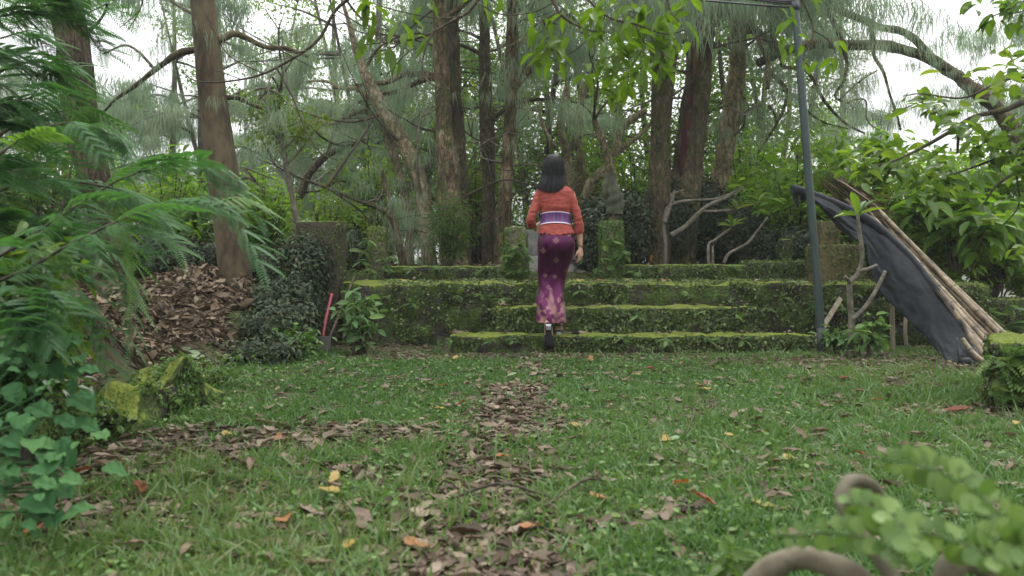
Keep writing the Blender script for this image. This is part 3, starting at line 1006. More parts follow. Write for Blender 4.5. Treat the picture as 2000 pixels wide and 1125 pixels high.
for px, py, Y in [(230, 830, 3.5), (265, 800, 3.7), (300, 800, 3.85), (340, 780, 4.0), (375, 770, 4.2), (180, 860, 3.3), (355, 815, 3.9)]:
    fern_plant(px, py, Y, 5, .075, 'small fern growing on the mossy kerb stones', 'ferns on the mossy kerb', up=.6)
# ---------------------------------------------------------------- trees
def spray(nn=24, L=.27, w=.008, spread=.20):
    "hanging tuft of long thin needles"
    g = MB()
    for i in range(nn):
        s = np.array([rng.normal(0, spread * .4), rng.normal(0, spread * .4), rng.uniform(-.05, .05)])
        d = np.array([rng.normal(0, .85), rng.normal(0, .85), rng.uniform(-.2, .3)])
        l = L * rng.uniform(.55, 1.2)
        t = np.array([0, .3, .65, 1.])[:, None]
        p = s + d * l * .45 * (t - .45 * t ** 2) + np.array([0, 0, -1.]) * l * t ** 1.2
        a = rng.uniform(0, PI)
        o = np.array([math.cos(a), math.sin(a), 0]) * w / 2
        ww = np.array([.8, 1, .8, .25])[:, None]
        V = np.concatenate([p + o * ww, p - o * ww])
        g.add(V, np.array([[0, 1, 5, 4], [1, 2, 6, 5], [2, 3, 7, 6]]), rng.random())
    return np.concatenate(g.v), merge_f(g)
SPR = [spray() for _ in range(5)]
SPRF = [spray(20, .34, .012, .24) for _ in range(4)]

def hang(g, pts, per=5, tm=SPR, sc=(.7, 1.2), jit=.08, tone=.5):
    pts = np.repeat(np.asarray(pts), per, 0)
    pts = pts + rng.normal(0, jit, pts.shape)
    n = len(pts)
    a = rng.uniform(0, 2 * PI, n)
    R = np.zeros((n, 3, 3))
    R[:, 0, 0], R[:, 0, 1], R[:, 1, 0], R[:, 1, 1], R[:, 2, 2] = np.cos(a), -np.sin(a), np.sin(a), np.cos(a), 1
    R[:, 0, 2] = rng.normal(0, .12, n); R[:, 1, 2] = rng.normal(0, .12, n)
    k = rng.integers(0, len(tm), n)
    cl = np.clip(tone + .3 * fbm(pts * 1.1, 2, 5) + rng.normal(0, .12, n), 0, 1)
    for i in range(len(tm)):
        s = k == i
        scatter(g, tm[i], pts[s], R[s], rng.uniform(*sc, s.sum()), cl[s])

def bough(gw, gl, base, d, length, r, droop=.6, subs=10, per=5, tm=SPR, dens=1., k=6):
    "a casuarina bough: wiggly limb, drooping side twigs, hanging needles"
    n = 9
    t = np.linspace(0, 1, n)
    d = nrm(d)
    side = nrm(np.cross(d, [0, 0, 1.]))
    p = base + d * (length * t)[:, None] + np.array([0, 0, 1.]) * (length * (.35 * t - droop * t ** 2))[:, None]
    p = p + side * (length * .09 * vnoise(np.stack([t * 4, 0 * t + rng.random() * 50, 0 * t], 1)))[:, None] + np.array([0, 0, 1.]) * (length * .06 * vnoise(np.stack([t * 4, 0 * t, 0 * t + rng.random() * 50], 1)))[:, None]
    V, f = tube(p, r * (1 - .8 * t), k, .1, 9)
    gw.add(V, f)
    for i in range(subs):
        u = rng.uniform(.15, 1)
        j = u * (n - 1); a = int(min(j, n - 2)); b0 = p[a] * (1 - (j - a)) + p[a + 1] * (j - a)
        dd = nrm(side * rng.choice([-1, 1]) * rng.uniform(.4, 1) + d * rng.uniform(0, .9) + np.array([0, 0, rng.uniform(-.5, .35)]))
        l = length * rng.uniform(.2, .4)
        tt = np.linspace(0, 1, 5)
        q = b0 + dd * (l * tt)[:, None] - np.array([0, 0, .35 * l]) * (tt ** 2)[:, None]
        V, f = tube(q, max(r * .28, .006) * (1 - .7 * tt), 4)
        gw.add(V, f)
        if rng.random() < dens:
            hang(gl, q[1:], per, tm)

def trunk_px(pts, widths, Y, mat, k=30, rough=.13, up=None, n=150, seed=0, parent=None, name='trunk', flare=1.12, freq=14, sz=.3):
    "trunk through photo pixels at distance Y; continued above the frame to height up"
    p = np.array([P(px, py, Y) for px, py in pts])
    r = np.array([PX(w, Y) / 2 for w in widths])
    if up is not None:
        d = nrm(p[0] - p[1])
        ext, er = [], []
        z = p[0][2]
        c = p[0].copy(); rr = r[0]
        while c[2] < up:
            c = c + d * 1.0 + np.array([rng.normal(0, .08), rng.normal(0, .08), 0])
            rr *= .88
            ext.insert(0, c.copy()); er.insert(0, rr)
        p = np.concatenate([ext, p]) if ext else p
        r = np.concatenate([er, r]) if er else r
    # foot goes down into the soil with a flare
    p = np.concatenate([p, [p[-1] - np.array([0, 0, .35])]])
    r = np.concatenate([r, [r[-1] * flare]])
    g = MB()
    s = spline(np.concatenate([p, r[:, None]], 1), n)
    V, f = tube(s[:, :3], np.maximum(s[:, 3], .01), k, rough, freq, sz, seed)
    g.add(V, f)
    o = g.build(name, M[mat], parent)
    return o, s

def crown_on(root, s, zlo, zhi, nb, length, mat='needle', wood='twig', per=5, tm=SPR, dens=1., az=None, r=.035, droop=.6, subs=10, name='crown'):
    gw, gl = MB(), MB()
    zs = s[:, 2]
    for i in range(nb):
        z = rng.uniform(zlo, zhi)
        j = int(np.argmin(np.abs(zs - z)))
        a = rng.uniform(0, 2 * PI) if az is None else rng.uniform(*az)
        bough(gw, gl, s[j, :3], np.array([math.cos(a), math.sin(a), rng.uniform(-.1, .35)]), length * rng.uniform(.6, 1.15), r * rng.uniform(.6, 1.2), droop, subs, per, tm, dens)
        if nb <= 40:
            gw.build('bough', M[wood], root)
            gw = MB()
    c = gl.build(name, M[mat], root)
    if gw.v:
        gw.build('boughs', M[wood], root)
    return c

def limbs_px(root, lst, mat, name='branch', seed=0, needles=0, tm=SPR, dens=2):
    "explicit limbs given in pixels: (pts, w0, w1, Y0, Y1)"
    gl = MB()
    for i, (pts, w0, w1, Y0, Y1) in enumerate(lst):
        Ys = np.linspace(Y0, Y1, len(pts))
        p = np.array([P(a, b, y) for (a, b), y in zip(pts, Ys)])
        r = np.linspace(PX(w0, Y0), PX(w1, Y1), len(pts)) / 2
        g = MB()
        q = limb(g, p, r, 8 * len(pts), 9, .16, 8, .8, seed + i, wob=.018)
        g.build(name, M[mat], root)
        if needles:
            for u in range(len(q)):
                if rng.random() < needles:
                    l = rng.uniform(.2, .6)
                    d = nrm(np.array([rng.normal(0, 1), rng.normal(0, 1), rng.normal(-.3, .5)]))
                    t = np.linspace(0, 1, 4)[:, None]
                    tw = q[u] + d * l * t - np.array([0, 0, .3 * l]) * t ** 2
                    hang(gl, tw[1:], dens, tm, (.4, .8))
    return gl

def tree(name, label, group=None):
    return empty(name, (0, 0, 0), label, 'tree', group)
def seat(root, xyz):
    "put the root Empty at the foot of its tree, children stay in place"
    from mathutils import Matrix
    root.location = [float(t) for t in xyz]
    for ch in root.children:
        ch.matrix_parent_inverse = Matrix.Translation(root.location).inverted()

def fulltree(name, label, pts, widths, Y, mat, up=9, limbs=(), crown=None, group=None, seed=0, needles=.12, dens=1, tw=5, **kw):
    t = tree(name, label, group)
    o, s = trunk_px(pts, widths, Y, mat, up=up, seed=seed, parent=t, **kw)
    gl = None
    if limbs:
        gl = limbs_px(t, limbs, mat, seed=seed, needles=needles, dens=dens)
    if crown:
        crown_on(t, s, **crown)
    for j in range(tw):
        q0 = s[int(np.argmin(np.abs(s[:, 2] - rng.uniform(1.3, 4.2)))), :3]
        a_ = rng.uniform(0, 2 * PI); L_ = rng.uniform(.7, 1.9)
        d0 = np.array([math.cos(a_), math.sin(a_) * .6, rng.uniform(-.1, .7)])
        pp_ = [q0]
        for _ in range(4):
            d0 = nrm(d0 + rng.normal(0, .38, 3)); pp_.append(pp_[-1] + d0 * L_ / 4)
        g = MB(); limb(g, pp_, np.linspace(rng.uniform(.012, .022), .004, 5), 22, 6, .15, 10, wob=.02)
        for _ in range(2):
            b0 = pp_[rng.integers(2, 4)]; d1 = nrm(d0 + rng.normal(0, .8, 3))
            limb(g, [b0, b0 + d1 * .2 + rng.normal(0, .03, 3), b0 + d1 * .45 + rng.normal(0, .05, 3)], [.008, .006, .002], 10, 5)
        g.build('branch', M['bark_lichen'] if j % 2 else M['twig'], t)
    if gl is not None and gl.v:
        gl.build('hanging_needles', M['needle'], t)
    seat(t, P(*pts[-1], Y))
    return t, s

hi = dict(zlo=4.6, zhi=8.5, nb=4, length=2.2, per=3, subs=7)
fulltree('casuarina_tree', 'thick rough reddish barked trunk behind the feathery fronds at far left', [(118, -60), (138, 60), (150, 160), (163, 260), (182, 350), (203, 450), (218, 545)], [58, 62, 64, 62, 58, 62, 70], 7.8, 'bark_red', 9.5, crown=hi, seed=1)
fulltree('casuarina_tree', 'smooth brown trunk standing on top of the leaf covered bank', [(390, -60), (402, 60), (412, 160), (424, 260), (437, 350), (450, 450), (460, 545)], [46, 49, 53, 57, 60, 60, 66], 8.1, 'bark_smooth', 9.5,
         [([(395, 92), (350, 105), (320, 125), (300, 140), (260, 170), (225, 195), (200, 222)], 16, 4, 8.1, 8.6), ([(302, 135), (270, 100), (240, 88), (200, 105)], 7, 3, 8.4, 8.9), ([(425, 78), (455, 64), (480, 72), (520, 92), (560, 95), (600, 108)], 15, 7, 8.1, 8.7), ([(438, 190), (465, 192), (490, 205), (512, 213)], 11, 6, 8.1, 8.3)], crown=hi, seed=2, rough=.05, needles=.12)
fulltree('casuarina_tree', 'pale leaning trunk bent to the left, left of the pair of flaky trunks', [(655, -40), (680, 40), (700, 110), (730, 180), (765, 240), (795, 295), (818, 345), (829, 410), (836, 470), (840, 530)], [5, 9, 15, 24, 29, 30, 29, 28, 29, 34], 10, 'bark_palest', None,
         [([(735, 195), (755, 260), (778, 330), (795, 400), (803, 520)], 15, 17, 10.25, 10.3), ([(740, 210), (700, 175), (665, 172), (640, 160), (600, 160)], 10, 4, 10, 10.6), ([(800, 300), (770, 262), (735, 230), (690, 215)], 12, 5, 10.0, 10.3), ([(720, 210), (680, 225), (650, 240), (620, 238), (590, 255)], 10, 4, 10.2, 10.8)], seed=3, needles=.2)
fulltree('casuarina_tree', 'thick trunk with flaking pale brown bark, left of the woman', [(855, -60), (860, 60), (863, 150), (867, 230), (873, 310), (879, 400), (886, 525)], [26, 29, 31, 33, 38, 45, 52], 9.8, 'bark_flaky', 10,
         [([(858, 148), (825, 145), (790, 147), (755, 160), (720, 165), (650, 172)], 14, 6, 9.8, 10.5), ([(858, 150), (830, 155), (800, 170), (765, 182), (735, 183), (700, 200)], 13, 6, 9.8, 10.2), ([(868, 40), (905, 10), (960, -30)], 14, 10, 9.8, 9.6)], crown=dict(zlo=3.5, zhi=5.5, nb=8, length=2.0, per=2, subs=6, dens=.7), seed=4, needles=.2, rough=.16)
fulltree('casuarina_tree', 'darker trunk standing tight behind the flaky trunk', [(882, -60), (884, 60), (888, 170), (894, 250), (899, 350), (903, 520)], [22, 24, 26, 27, 30, 34], 10.2, 'bark_dark', 8, seed=5)
fulltree('casuarina_tree', 'slim straight brown trunk nearest to the left gate post', [(1000, -60), (1000, 80), (998, 200), (992, 300), (986, 400), (980, 525)], [22, 24, 24, 25, 28, 32], 10.2, 'bark_flaky', 9,
         [([(1000, 175), (1025, 150), (1045, 125), (1070, 105), (1095, 80)], 16, 8, 10.2, 10), ([(990, 260), (1003, 205), (1012, 160), (1030, 120)], 8, 4, 10.1, 9.8)], crown=dict(zlo=3.5, zhi=5.5, nb=7, length=1.8, per=2, subs=6, dens=.7), seed=6, needles=.2)
fulltree('casuarina_tree', 'grey green mossy trunk behind the slim brown one', [(945, 40), (948, 150), (951, 240), (954, 330), (955, 420), (958, 530)], [20, 24, 28, 28, 28, 34], 10.7, 'bark_mossy', 8, seed=7, crown=dict(zlo=2.6, zhi=5, nb=7, length=1.8, per=2, subs=6, dens=.7))
fulltree('casuarina_tree', 'dark straight trunk left of the torn red barked one', [(1290, -60), (1290, 130), (1290, 250), (1288, 380), (1285, 530)], [34, 36, 38, 42, 48], 9.6, 'bark_mossy', 9, crown=dict(zlo=3.6, zhi=6, nb=6, length=2.0, per=3, subs=7, az=(-3.3, .2)), seed=8)
t7, s7 = fulltree('casuarina_tree', 'broad trunk with a torn strip of red bark', [(1376, -60), (1370, 60), (1362, 160), (1351, 260), (1343, 330), (1336, 400), (1325, 530)], [46, 48, 48, 54, 58, 62, 68], 9.9, 'bark_mossy', 10,
         [([(1385, 60), (1405, 35), (1430, 20), (1470, -20)], 14, 8, 9.9, 9.9)], crown=dict(zlo=3.6, zhi=6, nb=6, length=2.0, per=3, subs=7, az=(-3.3, .2)), seed=9)
def strip(s, y0, y1, a0, a1, out_, mat, name, root):
    g = MB()
    pts = [q for q in s if Zat(y1, 9.9) < q[2] < Zat(y0, 9.9)]
    pts = spline(np.array(pts)[:, :4], 40)
    na = 7
    V = []
    for i, q in enumerate(pts):
        e = math.sin(PI * (i + .3) / (len(pts) - .4)) ** .5
        for j in range(na):
            w = (j / (na - 1) - .5) * e
            a = (a0 + a1) / 2 + (a1 - a0) * (w + .12 * vnoise(np.array([[i * .25, 0, j * .1]]))[0])
            bump_ = out_ * (1 - (2 * j / (na - 1) - 1) ** 2 * .8) + .006 * vnoise(np.array([[i * .5, j * 2., 3]]))[0]
            V.append(q[:3] + np.array([math.cos(a), math.sin(a), 0]) * (q[3] * 1.06 + bump_))
    g.add(np.array(V), grid_faces(len(pts), na))
    o = g.build(name, M[mat], root)
    return o
st = strip(s7, 135, 350, -2.45, -1.9, .006, 'torn', 'torn_bark', t7); st['label'] = 'dark red torn bark strip'
st.matrix_parent_inverse = t7.children[0].matrix_parent_inverse
st = strip(s7, 60, 175, -2.3, -1.9, .008, 'tornpale', 'torn_wood', t7); st['label'] = 'pale orange bare wood above the red strip'
st.matrix_parent_inverse = t7.children[0].matrix_parent_inverse
fulltree('casuarina_tree', 'grey crooked trunk forking right, right of the torn red barked one', [(1452, -60), (1443, 60), (1438, 160), (1424, 250), (1407, 340), (1396, 400), (1388, 530)], [30, 30, 34, 38, 34, 36, 40], 10.4, 'bark_pale', 8,
         [([(1418, 270), (1440, 240), (1460, 220), (1485, 205)], 20, 9, 10.4, 10.6), ([(1440, 60), (1475, 62), (1490, 95), (1500, 120), (1499, 172)], 16, 8, 10.4, 10.0)], crown=dict(zlo=4.2, zhi=7.5, nb=4, length=2.0, per=3, subs=7), seed=10, needles=.25)
# small multi-stem thing at the left end of the terrace: curved dark trunk
fulltree('small_tree', 'thin curved mossy trunk beside the bare grey post', [(640, 368), (700, 392), (745, 408), (768, 430), (778, 470), (788, 525)], [5, 8, 11, 14, 15, 18], 9.2, 'bark_mossy', None,
         [([(765, 420), (760, 390), (752, 360), (748, 330)], 12, 8, 9.2, 9.2), ([(768, 430), (800, 420), (830, 418)], 5, 3, 9.2, 9.4)], seed=11, needles=.3)
fulltree('casuarina_tree', 'leaning dark trunk rising to the right behind the corner pier', [(700, 278), (660, 292), (630, 310), (600, 345), (585, 380), (555, 405), (520, 425), (485, 460)], [8, 12, 14, 17, 18, 17, 18, 20], 11.2, 'bark_dark', None,
         [([(588, 372), (540, 388), (500, 392), (470, 405)], 9, 3, 11.2, 11.6), ([(640, 300), (655, 250), (680, 215), (700, 195)], 8, 4, 11.2, 11.5)], seed=12, needles=.35, dens=2)
# pale forked tree behind the woman
fulltree('forked_tree', 'pale forked tree just right of the woman', [(1160, 235), (1178, 280), (1188, 315), (1196, 345), (1197, 390), (1198, 430)], [12, 14, 16, 17, 19, 21], 10.6, 'bark_pale', None,
         [([(1194, 340), (1170, 348), (1152, 362), (1138, 390), (1125, 440)], 9, 12, 10.6, 10.9), ([(1140, 400), (1160, 355), (1185, 330), (1205, 290), (1215, 250), (1260, 215)], 26, 14, 11.6, 11.9), ([(1105, 430), (1112, 350), (1105, 290), (1095, 240), (1108, 170)], 20, 14, 11.8, 12), ([(1130, 430), (1133, 330), (1128, 260), (1135, 190), (1122, 120)], 20, 12, 12, 12.2), ([(1085, 290), (1060, 240), (1055, 200)], 10, 5, 11.7, 11.9), ([(1200, 300), (1250, 262), (1300, 215)], 12, 6, 11.8, 12)], seed=13, needles=0)
# tree whose limbs sweep in from the right
fulltree('sweeping_tree', 'big crooked tree sweeping its dark limbs in from the right edge', [(1870, 148), (1905, 178), (1950, 215), (1990, 280), (2010, 360), (2015, 450), (2020, 600)], [22, 26, 28, 32, 36, 40, 44], 10.5, 'bark_mossy', None,
         [([(1872, 150), (1830, 122), (1780, 104), (1740, 92), (1700, 88), (1650, 88), (1610, 86), (1560, 92), (1520, 104), (1480, 124)], 22, 19, 10.5, 10.2),
          ([(1872, 145), (1840, 128), (1812, 100), (1790, 76), (1760, 60), (1715, 52), (1695, 42), (1650, 25), (1620, 8), (1580, -20)], 15, 15, 10.5, 10.0),
          ([(1620, 15), (1634, 55), (1645, 80), (1650, 105), (1654, 128), (1648, 160), (1633, 178), (1632, 192), (1658, 202)], 10, 4, 10.1, 10.0),
          ([(1700, 48), (1706, 80), (1708, 110), (1725, 138), (1735, 165), (1740, 190), (1757, 255)], 9, 4, 10.2, 10.1),
          ([(1505, 30), (1512, 75), (1528, 115), (1532, 130), (1570, 135), (1592, 160), (1612, 200), (1650, 240), (1690, 262)], 12, 4, 10.2, 10),
          ([(1504, 140), (1535, 172), (1532, 205), (1515, 245), (1480, 300)], 10, 4, 10.2, 10), ([(1530, 175), (1555, 190), (1580, 220), (1610, 240), (1660, 252)], 6, 3, 10.2, 10.1),
          ([(1500, 205), (1512, 225), (1515, 250)], 5, 3, 10.2, 10.2), ([(1520, 104), (1500, 80), (1480, 60), (1465, 40)], 16, 14, 10.2, 10.3),
          ([(1640, 195), (1680, 160), (1715, 138)], 4, 3, 10.05, 10.1), ([(1650, 200), (1690, 195), (1695, 235), (1720, 260)], 4, 2, 10.05, 10.), ([(1745, 215), (1775, 208), (1800, 195)], 4, 2, 10.1, 10.1)], seed=14, needles=.16, dens=1)
# pale sapling with yellow green leaves
t, s = fulltree('sapling', 'thin pale sapling with yellow green leaves above the corner pier', [(548, 175), (545, 230), (552, 280), (560, 330), (570, 380), (578, 425), (580, 450)], [4, 6, 8, 9, 10, 11, 12], 9.0, 'bark_lichen', None,
         [([(554, 285), (520, 240), (490, 225)], 5, 2, 9, 9), ([(556, 290), (590, 255), (615, 240)], 5, 2, 9, 9.1), ([(552, 262), (530, 215), (505, 180)], 4, 2, 9, 8.9), ([(560, 320), (590, 290), (600, 275)], 4, 2, 9, 9)], seed=15, needles=0)
g = MB()
for px, py, r, n in [(500, 215, 26, 150), (545, 190, 22, 110), (560, 235, 30, 150), (520, 250, 22, 90), (600, 245, 24, 110), (585, 275, 20, 60), (535, 275, 25, 70), (480, 180, 12, 30), (640, 235, 12, 30)]:
    c = P(px, py, 9.0)
    p = c + rng.normal(0, PX(r, 9) * .6, (n, 3))
    scatter(g, leaf_lo(.4, .05, .2), p, rot_from(rand_dirs(n, -.8, .4), np.array([0, 0, 1.]), rng.normal(0, .6, n)), rng.uniform(.04, .085, n))
o = g.build('crown', M['topleaf'], t); o.matrix_parent_inverse = t.children[0].matrix_parent_inverse

# ---- background casuarinas: three built, the rest copied
def bg_casuarina(seed, lean):
    t = tree('casuarina_tree', '', None)
    H_ = 9.
    pts = np.array([[0, 0, -.6], [lean * .2, 0, 1.2], [lean * .5, .1, 3], [lean * .7, .1, 5], [lean, 0, 7], [lean * 1.1, 0, H_]])
    g = MB()
    s = spline(np.concatenate([pts, np.array([.15, .12, .10, .08, .06, .03])[:, None]], 1), 30)
    V, f = tube(s[:, :3], s[:, 3], 10, .12, 6, .4, seed)
    g.add(V, f)
    g.build('trunk', M['barkbg'], t)
    crown_on(t, s, 1.6, 7.2, 15, 2.4, per=2, tm=SPRF, r=.03, subs=8, dens=.75, wood='barkbg')
    return t
bgs = [bg_casuarina(80 + i, l) for i, l in enumerate((.6, -.5, .2))]
spots = [(-8.9, 14.5), (-5.2, 13.4), (-2.3, 14.6), (11.0, 16), (-7.2, 17.5), (-4.0, 18.5), (1.2, 17.5), (-10.5, 18.5), (8.2, 19.5), (-1.6, 20), (-6.4, 22)]
for i, (x, y) in enumerate(spots):
    t = bgs[i] if i < 3 else copy_tree(bgs[i % 3])
    t.location = (x, y, -.2 - .05 * y * (y > 16))
    t.rotation_euler = (0, 0, rng.uniform(0, 6.28))
    t.scale = [rng.uniform(.85, 1.1)] * 3
    tag(t, 'pale drooping casuarina in the wood behind the terrace', 'tree', 'casuarinas in the wood behind the terrace')

# ---- background broadleaf trees with small leaves
def bg_broad(seed, n=9000, mat='smallleaf', H_=8.5, sz=(.06, .11)):
    t = tree('broadleaf_tree', '', None)
    gw, gl = MB(), MB()
    tops = []
    for k in range(3):
        a = rng.uniform(0, 6.28)
        p0 = np.array([0, 0, -.5]); p1 = np.array([.25 * math.cos(a), .25 * math.sin(a), 1.6]); p2 = np.array([.9 * math.cos(a), .9 * math.sin(a), 4]); p3 = np.array([1.5 * math.cos(a + .3), 1.5 * math.sin(a + .3), 7])
        q = limb(gw, [p0, p1, p2, p3], [.085, .065, .045, .015], 18, 8, .12)
        for j in range(11):
            b = q[rng.integers(4, 18)]
            d = nrm(np.array([rng.normal(), rng.normal(), rng.uniform(-.2, .6)]))
            l = rng.uniform(.8, 1.9)
            e = limb(gw, [b, b + d * l * .5 + [0, 0, .08], b + d * l], [.035, .022, .008], 7, 5)
            tops += [e[3], e[4], e[5], e[6]]
    gw.build('trunk', M['barkbg'], t)
    tops = np.array(tops)
    c = tops[rng.integers(0, len(tops), n)] + rng.normal(0, .27, (n, 3))
    scatter(gl, leaf_lo(.45, .05, .2), c, rot_from(rand_dirs(n, -.9, .4), np.array([0, 0, 1.]), rng.normal(0, .7, n)), rng.uniform(*sz, n), np.clip(.45 + .3 * fbm(c * 1.3, 2, seed) + rng.normal(0, .15, n), 0, 1))
    gl.build('crown', M[mat], t)
    return t
bb = [bg_broad(1), bg_broad(2)]
for i, (x, y, s) in enumerate([(.4, 13.2, .95), (2.6, 14.2, 1.05), (4.2, 13.3, .9), (-.9, 15.5, 1.1), (1.4, 16.5, 1.15), (5.0, 16, 1.), (3.3, 18, 1.2), (-3.2, 17, 1.1), (-5.6, 16, .9), (-1.9, 13.4, .8)]):
    t = bb[i] if i < 2 else copy_tree(bb[i % 2])
    t.location = (x, y, -.1); t.rotation_euler = (0, 0, rng.uniform(0, 6.28)); t.scale = (s, s, s)
    tag(t, 'small leaved pale stemmed tree in the wood behind the gateway', 'tree', 'small leaved trees behind the gateway')
# ---------------------------------------------------------------- shrubs, fronds, overhanging branches, ivy
LH = leaf_hi(.42, 6, 3, .10, .22, .015, .42)
LHn = leaf_hi(.3, 6, 3, .08, .35, .015, .45)
LM = leaf_hi(.42, 4, 3, .10, .22, .0, .42)

def leafy(g, pts, per, size, spread=.06, tm=LM, zlo=-.7, zhi=.4, roll=.5, tone=None):
    n = len(pts) * per
    p = np.repeat(np.asarray(pts), per, 0) + rng.normal(0, spread, (n, 3))
    tn = rng.random(n) if tone is None else np.clip(tone + .25 * fbm(p * 2, 2, 7) + rng.normal(0, .15, n), 0, 1)
    scatter(g, tm, p, rot_from(rand_dirs(n, zlo, zhi), np.array([0, 0, 1.]), rng.normal(0, roll, n)), rng.uniform(*size, n), tn)

def shrub(name, label, cat, foot, h, rad, stems, mat, size, per=7, tm=LM, wood='twig', group=None, tone=.5, z0=.25, sr=.012, spread=.07):
    t = empty(name, foot, label, cat, group)
    foot = np.array(foot, float)
    gw, gl = MB(), MB()
    for i in range(stems):
        a = rng.uniform(0, 2 * PI)
        rr = rad * math.sqrt(rng.random())
        hh = h * rng.uniform(.6, 1.1) * (1 - .35 * (rr / rad) ** 2)
        top = foot + np.array([rr * math.cos(a), rr * math.sin(a), hh])
        mid = foot + np.array([rr * .45 * math.cos(a), rr * .45 * math.sin(a), hh * .55])
        q = limb(gw, [foot + np.array([rng.normal(0, .04), rng.normal(0, .04), -.06]), mid, top], [sr, sr * .75, sr * .35], 9, 4)
        js = q[[3, 4, 5, 6, 7, 8, 8]]
        js = js[js[:, 2] > foot[2] + h * z0]
        if len(js):
            leafy(gl, js, per, size, spread, tm, tone=tone)
    gw.build('stems', M[wood], t)
    gl.build('foliage', M[mat], t)
    return t

def sh(label, px, py, Y, hpx, wpx, stems, mat, size, **kw):
    f = P(px, py, Y)
    return shrub(kw.pop('name', 'leafy_shrub'), label, 'shrub', f, PX(hpx, Y), PX(wpx, Y) / 2, stems, mat, size, **kw)

# right hand wall of green
sh('bright green shrub behind the leaning tarpaulin top', 1560, 560, 10.0, 270, 260, 60, 'brightleaf', (.09, .16), tone=.5)
sh('tall pale green shrub filling the gap right of the green pole', 1680, 590, 9.4, 330, 240, 50, 'brightleaf', (.09, .17), tone=.6)
sh('dense mid green shrub behind the bamboo bundle', 1800, 640, 8.9, 330, 260, 46, 'brightleaf', (.09, .16), tone=.6)
sh('green bush beyond the boundary wall in the right corner', 2015, 615, 10.0, 190, 200, 45, 'brightleaf', (.09, .15), tone=.6)
sh('green shrub over the boundary wall at the right edge', 1930, 620, 9.2, 330, 220, 60, 'brightleaf', (.09, .16), tone=.5)
sh('loose bright shrub behind the crooked grey trunk', 1460, 540, 11.5, 250, 220, 60, 'brightleaf', (.08, .15), tone=.55)
sh('yellow green bush far behind the boundary wall', 1850, 560, 13.0, 240, 300, 80, 'brightleaf', (.09, .15), tone=.8)
sh('green bush far behind the green pole', 1620, 560, 13.5, 260, 320, 80, 'smallleaf', (.08, .14), tone=.7)
sh('large leaved plant leaning over the bamboo bundle', 1880, 520, 8.3, 200, 180, 12, 'brightleaf', (.2, .32), tm=LHn, per=6, tone=.35)
# left hand greenery behind the bank
sh('bright green bush between the two left trunks', 330, 540, 9.3, 230, 240, 60, 'brightleaf', (.07, .13), tone=.55)
sh('green bush right of the smooth brown trunk', 510, 545, 10.5, 210, 160, 50, 'brightleaf', (.06, .11), tone=.5)
sh('dark bush behind the far left trunk', 90, 560, 9.0, 300, 260, 60, 'midleaf', (.07, .13), tone=.4)
sh('low green bush behind the corner pier', 640, 530, 9.6, 140, 180, 50, 'smallleaf', (.05, .10), tone=.7)
sh('green bush behind the thin curved trunk', 720, 540, 11.3, 240, 200, 60, 'smallleaf', (.06, .11), tone=.7)
sh('green bush between the flaky trunk and the slim brown one', 930, 540, 12.0, 300, 160, 60, 'smallleaf', (.06, .11), tone=.8)
sh('wispy fine leaved plant in front of the flaky trunk', 880, 528, 9.0, 150, 70, 22, 'fern', (.06, .13), tm=leaf_lo(.07, .01, .2), per=9, tone=.4, z0=.1)
sh('green bush right of the gateway, behind the mossy post', 1240, 530, 11.5, 230, 180, 60, 'smallleaf', (.06, .11), tone=.5)
sh('leafy weed with soft green leaves beside the lowest step', 705, 692, 6.85, 125, 95, 9, 'weedleaf', (.08, .13), tm=LH, per=3, tone=.75, z0=.2, spread=.03, name='leafy_weed')
sh('low weed with round leaves at the foot of the frangipani', 1690, 690, 6.65, 70, 80, 6, 'weedleaf', (.08, .13), tm=LH, per=3, tone=.7, z0=.2, spread=.03, name='leafy_weed')
sh('low weed at the foot of the green pole', 1640, 690, 6.75, 45, 60, 6, 'weedleaf', (.06, .10), tm=LH, per=3, tone=.65, z0=.2, spread=.03, name='leafy_weed')
sh('small seedling with four bright leaves in the foreground grass', 1395, 1108, 1.98, 50, 110, 3, 'topleaf', (.05, .075), tm=LH, per=2, tone=.2, z0=.5, spread=.012, sr=.002, name='seedling')
sh('feathery low weed at the end of the mossy kerb', 430, 755, 5.0, 30, 110, 14, 'fern', (.02, .045), per=8, tone=.3, z0=.1, sr=.004, name='leafy_weed')
sh('green weed growing before the ivy on the bank', 575, 702, 6.4, 42, 60, 14, 'fern', (.04, .08), per=7, tone=.4, z0=.1, sr=.004, name='leafy_weed')
sh('small weed on the dark soil at the foot of the bank', 350, 740, 5.2, 45, 50, 7, 'weedleaf', (.04, .07), tm=LH, per=3, tone=.6, z0=.2, spread=.03, sr=.004, name='leafy_weed')

